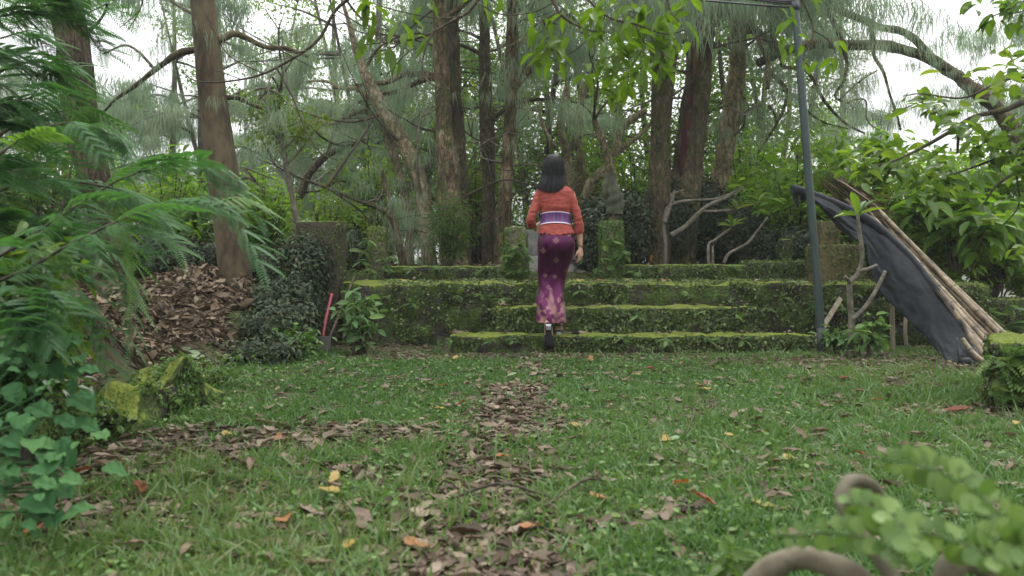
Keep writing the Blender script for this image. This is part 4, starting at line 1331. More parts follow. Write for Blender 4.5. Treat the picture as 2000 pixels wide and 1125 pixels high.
# ---- ivy: dark glossy leaves over mounds
def ivy(label, pts, n, size=(.035, .068), mat='ivy', base=True):
    "pts: list of (centre xyz, radii) lumps"
    g = MB()
    for c, r in pts:
        c, r = np.array(c, float), np.array(r, float)
        k = int(1.4 * n * r[0] * r[2] / sum(q[1][0] * q[1][2] for q in pts))
        d = rand_dirs(k)
        p = c + d * r * (1 + .3 * fbm(d * 3 + c, 3, 9))[:, None] + rng.normal(0, .03, (k, 3))
        lead = nrm(d * .5 + rand_dirs(k, -1, .2))
        nn = nrm(d + rng.normal(0, .5, (k, 3)) + [0, 0, .4])
        scatter(g, LM, p, rot_from(nrm(lead - nn * (lead * nn).sum(1, keepdims=True)), nn), rng.uniform(*size, k), None)
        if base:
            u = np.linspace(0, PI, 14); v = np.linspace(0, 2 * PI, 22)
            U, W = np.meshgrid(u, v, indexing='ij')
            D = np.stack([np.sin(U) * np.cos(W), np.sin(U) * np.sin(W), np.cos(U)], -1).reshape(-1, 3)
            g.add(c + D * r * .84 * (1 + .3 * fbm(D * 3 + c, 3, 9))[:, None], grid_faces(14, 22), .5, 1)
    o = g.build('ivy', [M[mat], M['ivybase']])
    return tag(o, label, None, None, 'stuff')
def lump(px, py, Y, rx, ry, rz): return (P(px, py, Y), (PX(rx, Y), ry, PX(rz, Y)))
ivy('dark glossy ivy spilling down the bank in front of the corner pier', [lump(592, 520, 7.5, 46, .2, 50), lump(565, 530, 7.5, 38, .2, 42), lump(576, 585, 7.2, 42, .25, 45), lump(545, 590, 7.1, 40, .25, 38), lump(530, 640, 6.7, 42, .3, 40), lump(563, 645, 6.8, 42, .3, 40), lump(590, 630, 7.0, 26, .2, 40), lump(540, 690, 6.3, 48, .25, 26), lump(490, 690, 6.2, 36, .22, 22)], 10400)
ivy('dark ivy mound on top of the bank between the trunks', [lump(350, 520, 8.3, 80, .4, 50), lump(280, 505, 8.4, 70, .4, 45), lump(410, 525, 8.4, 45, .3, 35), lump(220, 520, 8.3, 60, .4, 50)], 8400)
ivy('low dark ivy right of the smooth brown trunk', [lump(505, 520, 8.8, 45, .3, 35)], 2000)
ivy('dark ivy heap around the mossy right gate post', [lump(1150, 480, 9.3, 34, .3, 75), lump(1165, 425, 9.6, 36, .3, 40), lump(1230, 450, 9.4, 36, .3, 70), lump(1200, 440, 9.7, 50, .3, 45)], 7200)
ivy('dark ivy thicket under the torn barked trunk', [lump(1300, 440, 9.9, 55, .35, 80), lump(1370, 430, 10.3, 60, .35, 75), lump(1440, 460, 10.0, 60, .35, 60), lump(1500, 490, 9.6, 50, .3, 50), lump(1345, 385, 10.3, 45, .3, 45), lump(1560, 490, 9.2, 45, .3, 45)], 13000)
ivy('dark undergrowth left of the bare grey post', [lump(690, 500, 9.3, 32, .25, 50)], 2000)

# ---- left: feathery bipinnate fronds
def bipinnate(npin=8, nleaf=13, plen=.42, ll=.085, droop=.35):
    g = MB()
    t = np.linspace(.12, 1, npin)
    ax = lambda u: np.stack([u, 0 * u, -droop * u ** 2 + .06 * np.sin(u * 4)], -1)
    V, f = tube(ax(np.linspace(0, 1, 9)), np.linspace(.010, .004, 9), 4)
    g.add(V, f, .15)
    for i, u in enumerate(t):
        for s in (1, -1):
            b = ax(np.array([u]))[0]
            d = nrm(np.array([.55 + .5 * u, s * (1 - .3 * u), -.25]))
            L_ = plen * math.sin(PI * min(1, .25 + .62 * (1 - abs(u - .5)))) * rng.uniform(.85, 1.1)
            v = np.linspace(0.04, 1, nleaf)
            p = b + d * (L_ * v)[:, None] + np.array([0, 0, -.35 * L_]) * (v ** 2)[:, None]
            V, f = tube(p[::3], .0035, 3)
            g.add(V, f, .15)
            dn = nrm(np.gradient(p, axis=0))
            side = nrm(np.cross(dn, [0, 0, 1.]))
            for q in (1, -1):
                ld = nrm(side * q + dn * .55 + np.array([0, 0, -.12]))
                scatter(g, leaf_lo(.30, .01, .06), p, rot_from(ld, np.array([0, 0, 1.])), ll * np.sin(np.clip(v * .8 + .2, 0, 1) * PI * .93) ** .5, np.full(nleaf, .5))
    return np.concatenate(g.v), merge_f(g)
BP = [bipinnate(), bipinnate(7, 13, .46, .09, .6), bipinnate(9, 13, .38, .08, .2)]

def frond_shrub(label, branches, foot, per, size, Yj=.15, tone=.4, extra=()):
    t = empty('feathery_shrub', foot, label, 'shrub')
    gw, gl = MB(), MB()
    for pts, Ys, w in branches:
        p = np.array([P(a, b, y) for (a, b), y in zip(pts, Ys)])
        q = limb(gw, p, np.linspace(PX(w, Ys[0]), PX(w, Ys[0]) * .3, len(p)) / 3.6, 18, 6, .08)
        tg = nrm(np.gradient(q, axis=0))
        n = per
        j = np.sort(rng.choice(np.arange(3, 18), n, replace=n > 15))
        for a in j:
            sgn = rng.choice([-1, 1])
            sd = nrm(np.cross(tg[a], [0, 0, 1.]) * sgn)
            d = nrm(tg[a] * rng.uniform(.3, .9) + sd * rng.uniform(.3, .9) + np.array([0, 0, rng.uniform(-.35, .3)]))
            scatter(gl, BP[rng.integers(0, 3)], q[a][None], rot_from(d[None], np.array([0, 0, 1.]), rng.normal(0, .35, 1)), size * rng.uniform(.7, 1.15), [np.clip(tone + rng.normal(0, .18), 0, 1)])
    for (a, b, y, dx, dz, s, tn) in extra:
        d = nrm(np.array([dx, -.25, dz]))
        scatter(gl, BP[1], P(a, b, y)[None], rot_from(d[None], np.array([0, 0, 1.]), rng.normal(0, .2, 1)), s, [tn])
    gw.build('branches', M['twig'], t)
    gl.build('foliage', M['frond'], t)
    return t
ft = P(-420, 900, 3.2); ft[2] = 0
frond_shrub('feathery leaved shrub reaching across the left side in front of the bank', [
    ([(-260, 620), (0, 500), (120, 420), (260, 340), (400, 320)], [3.2, 3.1, 3.1, 3.2, 3.3], 13),
    ([(-260, 640), (20, 540), (150, 470), (290, 410), (430, 395)], [3.0, 2.9, 2.8, 2.9, 3.0], 15),
    ([(-260, 480), (-40, 330), (60, 260), (150, 240), (230, 270)], [3.4, 3.4, 3.5, 3.5, 3.5], 14),
    ([(-260, 700), (-60, 640), (20, 590), (80, 580)], [2.7, 2.6, 2.6, 2.6], 12)], ft, 14, .25, extra=[
    (140, 570, 2.8, .4, -.9, .2, .95), (210, 520, 2.9, .9, -.6, .24, .5), (130, 560, 2.8, .9, -.5, .24, .4), (390, 380, 3.0, .9, -.3, .27, .4), (400, 320, 3.2, 1, -.2, .26, .45), (215, 430, 2.9, .9, -.6, .24, .8), (90, 470, 2.9, .8, -.4, .24, .85)])
ft2 = P(-500, 700, 4.6); ft2[2] = 0
frond_shrub('taller feathery shrub hanging over the top left corner', [
    ([(-320, 420), (-60, 300), (40, 240), (150, 210)], [4.5, 4.5, 4.5, 4.6], 18),
    ([(-320, 380), (-80, 200), (20, 130), (110, 120)], [4.6, 4.6, 4.6, 4.7], 18),
    ([(-320, 300), (-100, 80), (10, 30), (90, 30)], [4.4, 4.4, 4.4, 4.4], 16),
    ([(-320, 500), (-60, 400), (60, 350), (180, 360), (260, 380)], [4.2, 4.2, 4.2, 4.3, 4.4], 16),
    ([(-320, 560), (-60, 470), (60, 440), (170, 450)], [4.0, 4.0, 4.0, 4.0], 14),
    ([(-200, 150), (-30, 0), (40, -40), (120, -30)], [4.3, 4.3, 4.3, 4.4], 14)], ft2, 15, .34, tone=.4)

ft3 = P(-560, 900, 3.6); ft3[2] = 0
frond_shrub('dense dark feathery shrub along the left edge in front of the bank', [
    ([(-320, 640), (-120, 520), (-20, 450), (60, 440)], [3.6, 3.6, 3.6, 3.7], 14),
    ([(-320, 680), (-120, 600), (-20, 540), (70, 520)], [3.5, 3.5, 3.5, 3.5], 14),
    ([(-320, 560), (-140, 420), (-40, 360), (40, 330)], [3.7, 3.7, 3.7, 3.8], 14),
    ([(-320, 500), (-140, 300), (-40, 220), (60, 190)], [3.8, 3.8, 3.8, 3.9], 14),
    ([(-320, 400), (-140, 150), (-40, 90), (50, 60)], [3.8, 3.8, 3.8, 3.9], 14),
    ([(-320, 720), (-140, 680), (-40, 640), (40, 650)], [3.3, 3.3, 3.3, 3.3], 14)], ft3, 16, .27, tone=.2)
sh('dark small leaved shrub at the left edge under the feathery branches', 20, 900, 3.3, 420, 240, 60, 'midleaf', (.05, .09), per=8, tone=.25, z0=.05)
# ---- bottom left: big soft leaves
def veined(T, nx, ny, amp=.012, nvein=7, lobe=.0):
    V = T[0].copy().reshape(nx, ny, 3)
    t = np.linspace(0, 1, nx)[:, None]; a = np.abs(np.linspace(-1, 1, ny))[None]
    V[:, :, 2] += amp * np.abs(np.sin(PI * (t * nvein - a * 1.6))) * a ** .5 - amp * 1.5 * np.exp(-(a / .12) ** 2)
    V[:, :, 1] *= 1 + lobe * np.sin(t * 21) * a ** 3
    return V.reshape(-1, 3), T[1]
LB = veined(leaf_hi(.74, 26, 15, .08, .3, .03, .34, .06, 1.1), 26, 15, .010, 7, .05)
LB2 = veined(leaf_hi(.62, 26, 15, .16, .18, .05, .36, -.1, 1.1), 26, 15, .010, 6, .06)
t = empty('broad_leaved_plant', (-1.75, 2.3, 0), 'plant with big soft green leaves at the bottom left corner', 'plant')
gw, gl = MB(), MB()
for (px, py, Y) in [(40, 700, 2.4), (90, 690, 2.5), (100, 730, 2.5), (20, 760, 2.3), (75, 770, 2.35), (110, 790, 2.4), (30, 830, 2.2), (90, 850, 2.25), (60, 900, 2.15), (95, 900, 2.2), (20, 950, 2.1), (90, 950, 2.1), (100, 960, 2.15), (50, 1000, 2.05), (-20, 880, 2.1), (-30, 780, 2.2), (-30, 980, 2.1), (10, 690, 2.5), (-10, 630, 2.6), (60, 640, 2.6)]:
    tip = P(px, py, Y)
    base = np.array([-1.72 + rng.normal(0, .05), Y + .1, 0.])
    q = limb(gw, [base, (base + tip) / 2 + np.array([-.08, 0, .06]), tip], [.008, .006, .003], 8, 5)
    for k in range(6):
        d = nrm(np.array([rng.normal(.4, .7), rng.normal(-.5, .5), rng.uniform(-.55, .15)]))
        up = nrm(np.array([rng.normal(0, .25), -.45, 1.]))[None]
        scatter(gl, (LB, LB2)[rng.integers(0, 2)], (tip + rng.normal(0, .05, 3))[None], rot_from(d[None], up[0]), rng.choice([.04, .055, .07, .095]) * rng.uniform(.85, 1.15))
gw.build('stems', M['broad'], t); gl.build('foliage', M['broad'], t)

# ---- leaves on the overhanging branch (top centre) and the tree at upper right
def branch_leaves(label, name, cat, wood, clusters, Y, size, mat, foot, tm, per, zlo=-1, zhi=-.2, sp=.05, tone=.4, extra_w=()):
    t = empty(name, foot, label, cat)
    gl = MB()
    for i, (pts, w0, w1, Y0, Y1) in enumerate(wood):
        g = MB()
        Ys = np.linspace(Y0, Y1, len(pts))
        p = np.array([P(a, b, y) for (a, b), y in zip(pts, Ys)])
        limb(g, p, np.linspace(PX(w0, Y0), PX(w1, Y1), len(pts)) / 2, 7 * len(pts), 7, .12, wob=.008)
        g.build('branch', M['twig'], t)
    for c in clusters:
        px, py, r, n = c[:4]
        y = c[4] if len(c) > 4 else Y
        p = np.array([P(px + rng.normal(0, r * .55), py + rng.normal(0, r * .5), y + rng.normal(0, PX(r, y) * .6)) for _ in range(n)])
        leafy(gl, p, per, size, sp, tm, zlo, zhi, .5, tone)
    gl.build('foliage', M[mat], t)
    return t
LT = leaf_hi(.36, 8, 5, .14, .18, .02, .42)
branch_leaves('thin bare branch with bright hanging leaves across the top centre', 'overhanging_branch', 'branch',
    [([(1010, -90), (935, -2), (912, 25), (880, 42), (850, 60), (815, 74), (770, 82)], 9, 3, 4.5, 4.6), ([(850, 55), (832, 92), (825, 140), (845, 165), (880, 176)], 5, 2, 4.5, 4.5), ([(905, 30), (870, 34), (830, 30), (780, 20), (740, 10)], 3, 2, 4.5, 4.5),
     ([(820, 74), (760, 68), (700, 60), (650, 25)], 3, 2, 4.6, 4.7), ([(855, 52), (848, 90), (845, 145)], 2, 1.5, 4.5, 4.5), ([(690, -10), (655, 20), (620, 80), (560, 122), (500, 150), (430, 162), (380, 158), (355, 140)], 7, 2, 4.7, 4.9), ([(540, 132), (570, 190), (595, 250), (625, 295), (660, 312)], 4, 2, 4.7, 4.7), ([(600, 100), (560, 100), (480, 60), (430, 20)], 3, 1.5, 4.7, 4.8), ([(470, 156), (420, 140), (370, 150), (355, 110)], 2, 1, 4.8, 4.8), ([(660, 20), (730, 60), (790, 70)], 3, 2, 4.6, 4.6), ([(930, 5), (980, 30), (1040, 25), (1080, 5)], 3, 2, 4.5, 4.5), ([(800, 75), (700, 85), (660, 55), (640, 30)], 2.5, 1.5, 4.6, 4.6), ([(515, 145), (450, 110), (420, 60), (395, 10)], 2.5, 1.5, 4.8, 4.8), ([(590, 108), (520, 120), (450, 120)], 2.5, 1.2, 4.7, 4.7)],
    [(700, 5, 16, 4), (728, 12, 12, 4), (735, 52, 14, 4), (800, 45, 12, 3), (800, 72, 16, 4), (812, 62, 10, 2), (725, 92, 16, 3), (760, 95, 14, 3), (755, 115, 10, 2), (785, 115, 8, 2), (838, 5, 10, 2), (650, -5, 10, 2), (950, -5, 16, 3), (970, 8, 8, 2), (822, 20, 6, 1)], 4.55, (.09, .14), 'topleaf', (-.1, 4.6, 3.2), LT, 1, sp=.02, tone=.35)
branch_leaves('leafy bough with yellow green leaves over the top right of centre', 'overhanging_branch', 'branch',
    [([(1030, -90), (1075, -5), (1095, 30), (1140, 55), (1180, 62)], 10, 3, 4.4, 4.3), ([(1110, -40), (1180, 28), (1240, 48), (1300, 68), (1340, 60)], 6, 2, 4.4, 4.2), ([(1180, 30), (1160, 60), (1120, 100), (1080, 120)], 3, 2, 4.4, 4.4), ([(1095, 30), (1060, 60), (1010, 85), (960, 100)], 3, 2, 4.4, 4.4), ([(1240, 48), (1260, 85), (1300, 110), (1330, 125)], 3, 2, 4.3, 4.2), ([(1095, 20), (1040, 55), (1010, 100), (1005, 160)], 3, 2, 4.4, 4.5), ([(1290, -60), (1310, 20), (1330, 45)], 4, 2, 4.2, 4.2)],
    [(1050, 45, 12, 3), (1075, 95, 24, 10), (1100, 85, 18, 8), (1085, 110, 12, 4), (1058, 55, 8, 3), (1150, 150, 10, 3), (1125, 140, 8, 2), (1200, 20, 26, 10), (1250, 20, 30, 14), (1290, 30, 26, 12), (1200, 80, 24, 9), (1240, 90, 28, 14), (1285, 85, 24, 10), (1220, 125, 26, 12), (1260, 130, 22, 8), (1180, 110, 16, 6), (1300, 110, 16, 6), (1330, 30, 18, 7), (1150, 55, 18, 6), (1210, 150, 16, 6), (1170, 15, 18, 6), (1310, 70, 12, 4), (1345, 5, 12, 4), (1110, 20, 14, 4)], 4.3, (.08, .135), 'topleaf', (.9, 4.4, 3.4), LT, 1, sp=.03, tone=.3)
branch_leaves('few loose green leaves hanging beside the green pole top', 'overhanging_branch', 'branch',
    [([(1500, -80), (1560, -10), (1590, 60), (1570, 110), (1580, 130)], 5, 2, 4.6, 4.6), ([(1590, 60), (1620, 80), (1640, 120)], 3, 1.5, 4.6, 4.6)],
    [(1545, 45, 14, 4), (1535, 68, 12, 3), (1562, 78, 10, 3), (1550, 100, 12, 3), (1575, 120, 10, 3), (1635, 85, 8, 3), (1632, 112, 12, 4), (1585, 5, 10, 3), (1530, 20, 8, 2)], 4.6, (.07, .11), 'topleaf', (1.6, 4.6, 3.2), LT, 1, sp=.02, tone=.2)

LR = leaf_hi(.5, 7, 5, .12, .25, .02, .45)
cl = []
def poly_fill(poly, n, r, y0, y1):
    poly = np.array(poly, float)
    lo, hi_ = poly.min(0), poly.max(0)
    out_ = []
    while len(out_) < n:
        q = rng.uniform(lo, hi_)
        ins = False
        j = len(poly) - 1
        for i in range(len(poly)):
            if (poly[i, 1] > q[1]) != (poly[j, 1] > q[1]) and q[0] < (poly[j, 0] - poly[i, 0]) * (q[1] - poly[i, 1]) / (poly[j, 1] - poly[i, 1]) + poly[i, 0]:
                ins = not ins
            j = i
        if ins and fbm(np.array([[q[0] / 60, q[1] / 60, 3.]]), 2, 77)[0] > -.35:
            out_.append((q[0], q[1], r, 4, rng.uniform(y0, y1)))
    return out_
cl += poly_fill([(1870, 150), (1960, 110), (2060, 100), (2060, 300), (1960, 300), (1880, 280), (1820, 230), (1790, 200)], 62, 20, 5.0, 5.7)
cl += poly_fill([(1640, 300), (1700, 270), (1800, 290), (1900, 300), (2050, 290), (2050, 420), (1960, 400), (1850, 390), (1760, 380), (1680, 360)], 55, 18, 5.2, 6.2)
cl += poly_fill([(1690, 265), (1740, 280), (1800, 330), (1700, 350), (1650, 330)], 18, 14, 5.4, 5.8)
cl += poly_fill([(1900, 400), (2040, 400), (2040, 560), (1960, 520)], 12, 14, 5.4, 6.0)
cl += [(1775, 190, 12, 3, 5.3), (1790, 175, 10, 3, 5.3), (1765, 205, 6, 2, 5.3), (1805, 205, 12, 4, 5.3), (1830, 200, 12, 5, 5.3), (1820, 225, 12, 4, 5.3)]
branch_leaves('leafy tree with broad glossy leaves reaching in from the right edge', 'broadleaf_tree', 'tree',
    [([(2330, 690), (2300, 500), (2230, 350), (2150, 270), (2060, 190)], 60, 22, 5.6, 5.4), ([(2150, 270), (2050, 190), (1960, 214), (1900, 228), (1850, 260), (1800, 290), (1740, 318), (1690, 330)], 14, 3, 5.4, 5.4), ([(2060, 190), (2000, 150), (1940, 165), (1880, 190), (1800, 185), (1765, 190)], 8, 2, 5.4, 5.3), ([(2230, 350), (2100, 300), (2000, 290), (1920, 320), (1850, 345)], 10, 3, 5.5, 5.5), ([(2150, 300), (2050, 330), (1985, 340), (1945, 365), (1920, 400)], 8, 3, 5.5, 5.6), ([(1880, 240), (1872, 270), (1870, 300)], 7, 4, 5.4, 5.4), ([(1985, 340), (1990, 400), (1960, 440)], 4, 2, 5.6, 5.8)],
    cl, 5.4, (.085, .135), 'midleaf', P(2330, 720, 5.6), LR, 1, -.8, .35, sp=.03, tone=.5)
branch_leaves('dark leafy twig hanging in the top right corner', 'overhanging_branch', 'branch',
    [([(2120, -60), (2040, -20), (1975, 15), (1925, 35)], 8, 2, 4.6, 4.6), ([(2040, -20), (2000, 20), (1960, 25)], 4, 2, 4.6, 4.6)],
    [(1975, 20, 22, 12), (1940, 15, 14, 6), (1930, 35, 10, 5), (1995, 5, 16, 8), (1900, 5, 10, 3), (2000, 45, 10, 4)], 4.6, (.07, .12), 'smallleaf', (3, 4.7, 3), LR, 1, -.9, .1, sp=.03, tone=.2)

# ---- frangipanis
def frangi(label, wood, leaves, Y, foot, mat='bark_lichen', name='frangipani'):
    t = empty(name, foot, label, 'tree')
    for i, (pts, w0, w1, Y0, Y1) in enumerate(wood):
        g = MB()
        Ys = np.linspace(Y0, Y1, len(pts))
        p = np.array([P(a, b, y) for (a, b), y in zip(pts, Ys)])
        limb(g, p, np.linspace(PX(w0, Y0), PX(w1, Y1), len(pts)) / 2, 8 * len(pts), 10, .10, 12, 1, i, wob=.006)
        g.build('trunk' if i == 0 else 'branch', M[mat], t)
    gl = MB()
    for (px, py, y, n, s) in leaves:
        a = np.arange(n) * 2.4 + rng.random()
        d = np.stack([np.cos(a), np.sin(a) * .8, rng.uniform(.15, 1.3, n)], 1)
        scatter(gl, leaf_hi(.26, 8, 5, .10, .28, .02, .55), np.repeat(P(px, py, y)[None], n, 0), rot_from(nrm(d), np.array([0, 0, 1.])), s * rng.uniform(.75, 1.1, n), rng.random(n))
    gl.build('foliage', M['midleaf'], t)
    return t
frangi('young pale stemmed frangipani standing before the tarpaulin', [([(1660, 715), (1661, 680), (1663, 630), (1660, 580), (1660, 552), (1676, 535), (1685, 500), (1680, 460), (1674, 420)], 13, 7, 6.7, 6.75), ([(1663, 625), (1690, 600), (1712, 565), (1728, 530)], 10, 7, 6.7, 6.9), ([(1660, 552), (1655, 545), (1650, 540)], 8, 6, 6.7, 6.65), ([(1676, 530), (1695, 525), (1712, 518)], 8, 6, 6.72, 6.8)],
       [(1675, 422, 6.75, 6, .27)], 6.7, P(1660, 700, 6.7))
frangi('bare branching frangipani right of the gateway', [([(1298, 530), (1300, 480), (1296, 440), (1305, 405), (1325, 395), (1350, 392), (1400, 388), (1440, 372)], 9, 4, 9.3, 9.4), ([(1298, 435), (1310, 400), (1318, 372)], 8, 6, 9.3, 9.3), ([(1310, 460), (1335, 445), (1360, 420), (1385, 400), (1420, 385), (1450, 365)], 12, 5, 9.3, 9.2), ([(1372, 412), (1400, 412), (1440, 408), (1480, 395)], 6, 4, 9.25, 9.2), ([(1318, 400), (1312, 380), (1335, 372)], 6, 4, 9.3, 9.3)],
       [(1440, 410, 9.2, 6, .2), (1452, 365, 9.2, 6, .18), (1482, 393, 9.2, 7, .2)], 9.3, P(1298, 525, 9.3))
frangi('small twin stemmed frangipani on the right low wall', [([(1384, 525), (1384, 480), (1395, 470), (1415, 455), (1428, 445)], 7, 4, 9.0, 9.0), ([(1392, 525), (1391, 480)], 6, 5, 9.0, 9.0), ([(1414, 515), (1425, 495), (1460, 475), (1480, 450), (1500, 425)], 7, 3, 8.95, 8.95)],
       [(1430, 443, 9.0, 7, .2), (1502, 422, 8.95, 6, .16)], 9.0, P(1388, 520, 9.0))

# ---- foreground root and soft fern at lower right
t = empty('tree_root', (.55, 1.15, .1), 'smooth tan tree roots arching out of the ground at the bottom right corner', 'root')
for pts, r in [([(1420, 1240, 1.25), (1470, 1150, 1.22), (1510, 1110, 1.2), (1560, 1092, 1.2), (1620, 1104, 1.18), (1690, 1145, 1.15), (1720, 1240, 1.1)], .018),
               ([(1790, 1240, 1.05), (1735, 1110, 1.1), (1690, 1050, 1.14), (1656, 1000, 1.16), (1648, 968, 1.17), (1662, 944, 1.18), (1692, 944, 1.19), (1712, 966, 1.2), (1712, 992, 1.22), (1690, 1020, 1.26)], .0115),
               ([(1880, 1240, 1.2), (1850, 1150, 1.2), (1880, 1090, 1.2), (1940, 1120, 1.2), (2000, 1240, 1.2)], .02)]:
    g = MB()
    limb(g, [P(*q) for q in pts], [r] * len(pts), 60, 16, .2, 22, 1, 5, wob=.006)
    g.build('root', M['rootmat'], t)
mb_ = rough_box(.32, 1.25, 1.0, 1.45, -.3, .18, .03, .08, .03, 6, 71)
o = mb_.build('mossy_rock', M['pierstone']); tag(o, 'dark mossy rock under the tan roots at the bottom right', 'rock')
ml = leaf_hi(.95, 6, 7, .05, .1, .05, .62, 0, .6)
def maidenhair(label, spine, n, size, seed=0):
    g = MB()
    p = spline(np.array([P(*q) for q in spine]), n)
    tg = nrm(np.gradient(p, axis=0))
    V, f = tube(p, .002, 4); g.add(V, f, .1)
    for s in (1, -1):
        sd = nrm(np.cross(tg, [0, -1., .35])) * s
        d = nrm(sd + tg * .35 + rng.normal(0, .3, p.shape))
        sz = size * .95 * np.sin(np.clip(np.linspace(.15, 1.0, n), 0, 1) * PI * .93) ** .6 * rng.uniform(.85, 1.15, n)
        scatter(g, ml, p + sd * .002, rot_from(d, np.array([0, -1., .5]), rng.normal(0, .25, n)), sz)
    o = g.build('fern_frond', M['fernlight'])
    tag(o, label, 'fern')
maidenhair('long pale fern frond curving up at the lower right', [(2010, 1090, 1.0), (1960, 1010, 1.05), (1900, 960, 1.08), (1840, 925, 1.1), (1780, 905, 1.12), (1720, 897, 1.15)], 18, .034)
maidenhair('round leaved fern frond lying over the roots', [(1760, 1100, 1.0), (1720, 1060, 1.05), (1660, 1045, 1.08), (1590, 1040, 1.12), (1515, 1050, 1.15)], 13, .026)
maidenhair('round leaved fern frond in front of the root loop', [(1800, 1100, .95), (1780, 1060, 1.0), (1740, 1010, 1.05), (1680, 985, 1.1), (1650, 985, 1.12)], 12, .03)
maidenhair('dark soft fern frond at the bottom edge near the right corner', [(2050, 1180, .95), (1960, 1100, 1.0), (1880, 1060, 1.03), (1800, 1040, 1.05), (1740, 1020, 1.08)], 14, .03)
maidenhair('low fern frond in the bottom right corner', [(2080, 1150, .95), (2020, 1090, 1.0), (1960, 1060, 1.02), (1900, 1050, 1.04)], 13, .036)
# ---------------------------------------------------------------- pole, cable, tarpaulin, bamboo, tools
M['polepaint'] = noisemat('pole_green_grey_paint', [(.011, .022, .019), (.02, .036, .031), (.034, .048, .042)], 7, (1, 1, .3), rough=.5, bump=.1, spec=.4)
M['polefoot'] = plain('pole_foot', (.012, .014, .018), .6)
pole = empty('lamp_pole', P(1606, 690, 6.92), 'tall slightly leaning green grey metal pole beside the steps', 'pole')
g = MB()
pp = np.array([P(1606, 700, 6.92), P(1597, 560, 6.93), P(1582, 380, 6.95), P(1568, 200, 6.97), P(1552, 0, 7.0), P(1540, -170, 7.02)])
q = spline(pp, 30)
V, f = tube(q, np.linspace(.037, .031, 30), 20); g.add(V, f); g.build('shaft', M['polepaint'], pole)
g = MB(); V, f = tube(np.array([P(1606.5, 705, 6.92), P(1604, 640, 6.92)]), np.array([.041, .041]), 20); g.add(V, f); g.build('foot_sleeve', M['polefoot'], pole)
g = MB(); V, f = tube(np.array([P(1554, 22, 7.0), P(1552.5, 4, 7.0)]), np.array([.036, .036]), 20); g.add(V, f); g.build('clamp', M['polefoot'], pole)
for i, (yl, yr, dz) in enumerate([(-70, 8, 0), (-44, 15, .02), (-80, 4, .04)]):
    g = MB()
    a, b = P(1552, yr, 7.0), P(600, yl - 40, 7.4)
    t_ = np.linspace(0, 1, 30)[:, None]
    V, f = tube(a * (1 - t_) + b * t_ - np.array([0, 0, .02 + .015 * i]) * (4 * t_ * (1 - t_)), .009, 6); g.add(V, f)
    o = g.build('overhead_cable', M['polefoot'])
    tag(o, ['black cable on top running from the pole head to the left', 'lowest of the black cables tied to the pole', 'middle black cable running left from the pole'][i], 'cable', 'cables tied to the pole')

# tarpaulin over its own bamboo pole
def culm(name, label, a, b, r, group=None, mat='bamboo', seed=0):
    a, b = np.array(a, float), np.array(b, float)
    L_ = np.linalg.norm(b - a)
    n = int(L_ / .02)
    t = np.linspace(0, 1, n)
    s = t * L_
    p = a + (b - a) * t[:, None]
    p[:, 2] -= .02 * np.sin(PI * t)
    node = (s + .07 * seed) % .31
    rr = r * (1 - .25 * (1 - t)) * (1 + .10 * np.exp(-((node - .155) / .012) ** 2))
    g = MB()
    V, f = tube(p, rr, 12, .03, 8, 1, seed)
    g.add(V, f)
    o = g.build(name, M[mat])
    tag(o, label, 'bamboo', group)
    for k in np.where((node[:-1] - .155) * (node[1:] - .155) < 0)[0]:
        if abs(node[k] - .155) < .05:
            d = nrm(b - a)
            gn = MB(); V, f = tube(np.array([p[k] - d * .006, p[k] + d * .009]), np.array([rr[k] * 1.03, rr[k] * 1.03]), 12); gn.add(V, f)
            gn.build('node', M['bamboodark'], o)
    return o
TA, TB = P(1556, 372, 7.55), P(1924, 716, 6.22)
RP = [(1548, 366), (1556, 367), (1600, 382), (1650, 403), (1700, 428), (1740, 463), (1780, 503), (1815, 547), (1850, 592), (1885, 642), (1902, 668), (1930, 712)]
RY = np.linspace(7.6, 6.25, len(RP))
ridge = spline(np.array([P(a, b, y) for (a, b), y in zip(RP, RY)]), 200)
g = MB(); V, f = tube(ridge, np.linspace(.02, .028, 200), 12, .04, 8); g.add(V, f)
tag(g.build('bamboo_culm', M['bamboo']), 'bent bamboo ridge pole carrying the black tarpaulin', 'bamboo')
culm('bamboo_culm', 'short bamboo stub along the lower edge of the tarpaulin', P(1880, 662, 6.35), P(1922, 708, 6.12), .024, seed=5)
M['tarp'] = noisemat('black_tarpaulin', [(.006, .008, .010), (.011, .014, .018), (.022, .025, .029)], 5, rough=.6, bump=.25, spec=.22)
nu, nv = 150, 44
s = np.linspace(.012, .93, nu)
top = ridge[np.clip((s * 199).astype(int), 0, 199)] * 1.0
for c in range(3):
    top[:, c] = np.interp(s * 199, np.arange(200), ridge[:, c])
# bottom edge of the hanging cloth, photo pixels against pole fraction
bx = [0, .03, .08, .16, .25, .31, .35, .40, .48, .56, .64, .73, .80, .87, .93]
lowpx = [(1560, 405), (1575, 388), (1600, 402), (1640, 448), (1672, 470), (1692, 478), (1694, 505), (1702, 535), (1722, 575), (1760, 612), (1802, 652), (1834, 690), (1856, 712), (1882, 724), (1902, 728)]
lowp = np.array(lowpx, float)
bxx, byy = np.interp(s, bx, lowp[:, 0]), np.interp(s, bx, lowp[:, 1])
Yb = top[:, 1] - .10 - .05 * np.sin(s * 9)
bot = np.array([P(a, b, y) for a, b, y in zip(bxx, byy, Yb)])
w = np.linspace(0, 1, nv)
G = top[:, None] * (1 - w)[None, :, None] + bot[:, None] * w[None, :, None]
sag = np.sin(PI * w)[None, :]
G[:, :, 1] -= .05 * sag * (.6 + np.sin(s * 14)[:, None])
qq = np.stack([np.repeat(s[:, None] * 9, nv, 1), np.repeat(w[None] * 2.2, nu, 0), 0 * G[..., 0]], -1).reshape(-1, 3)
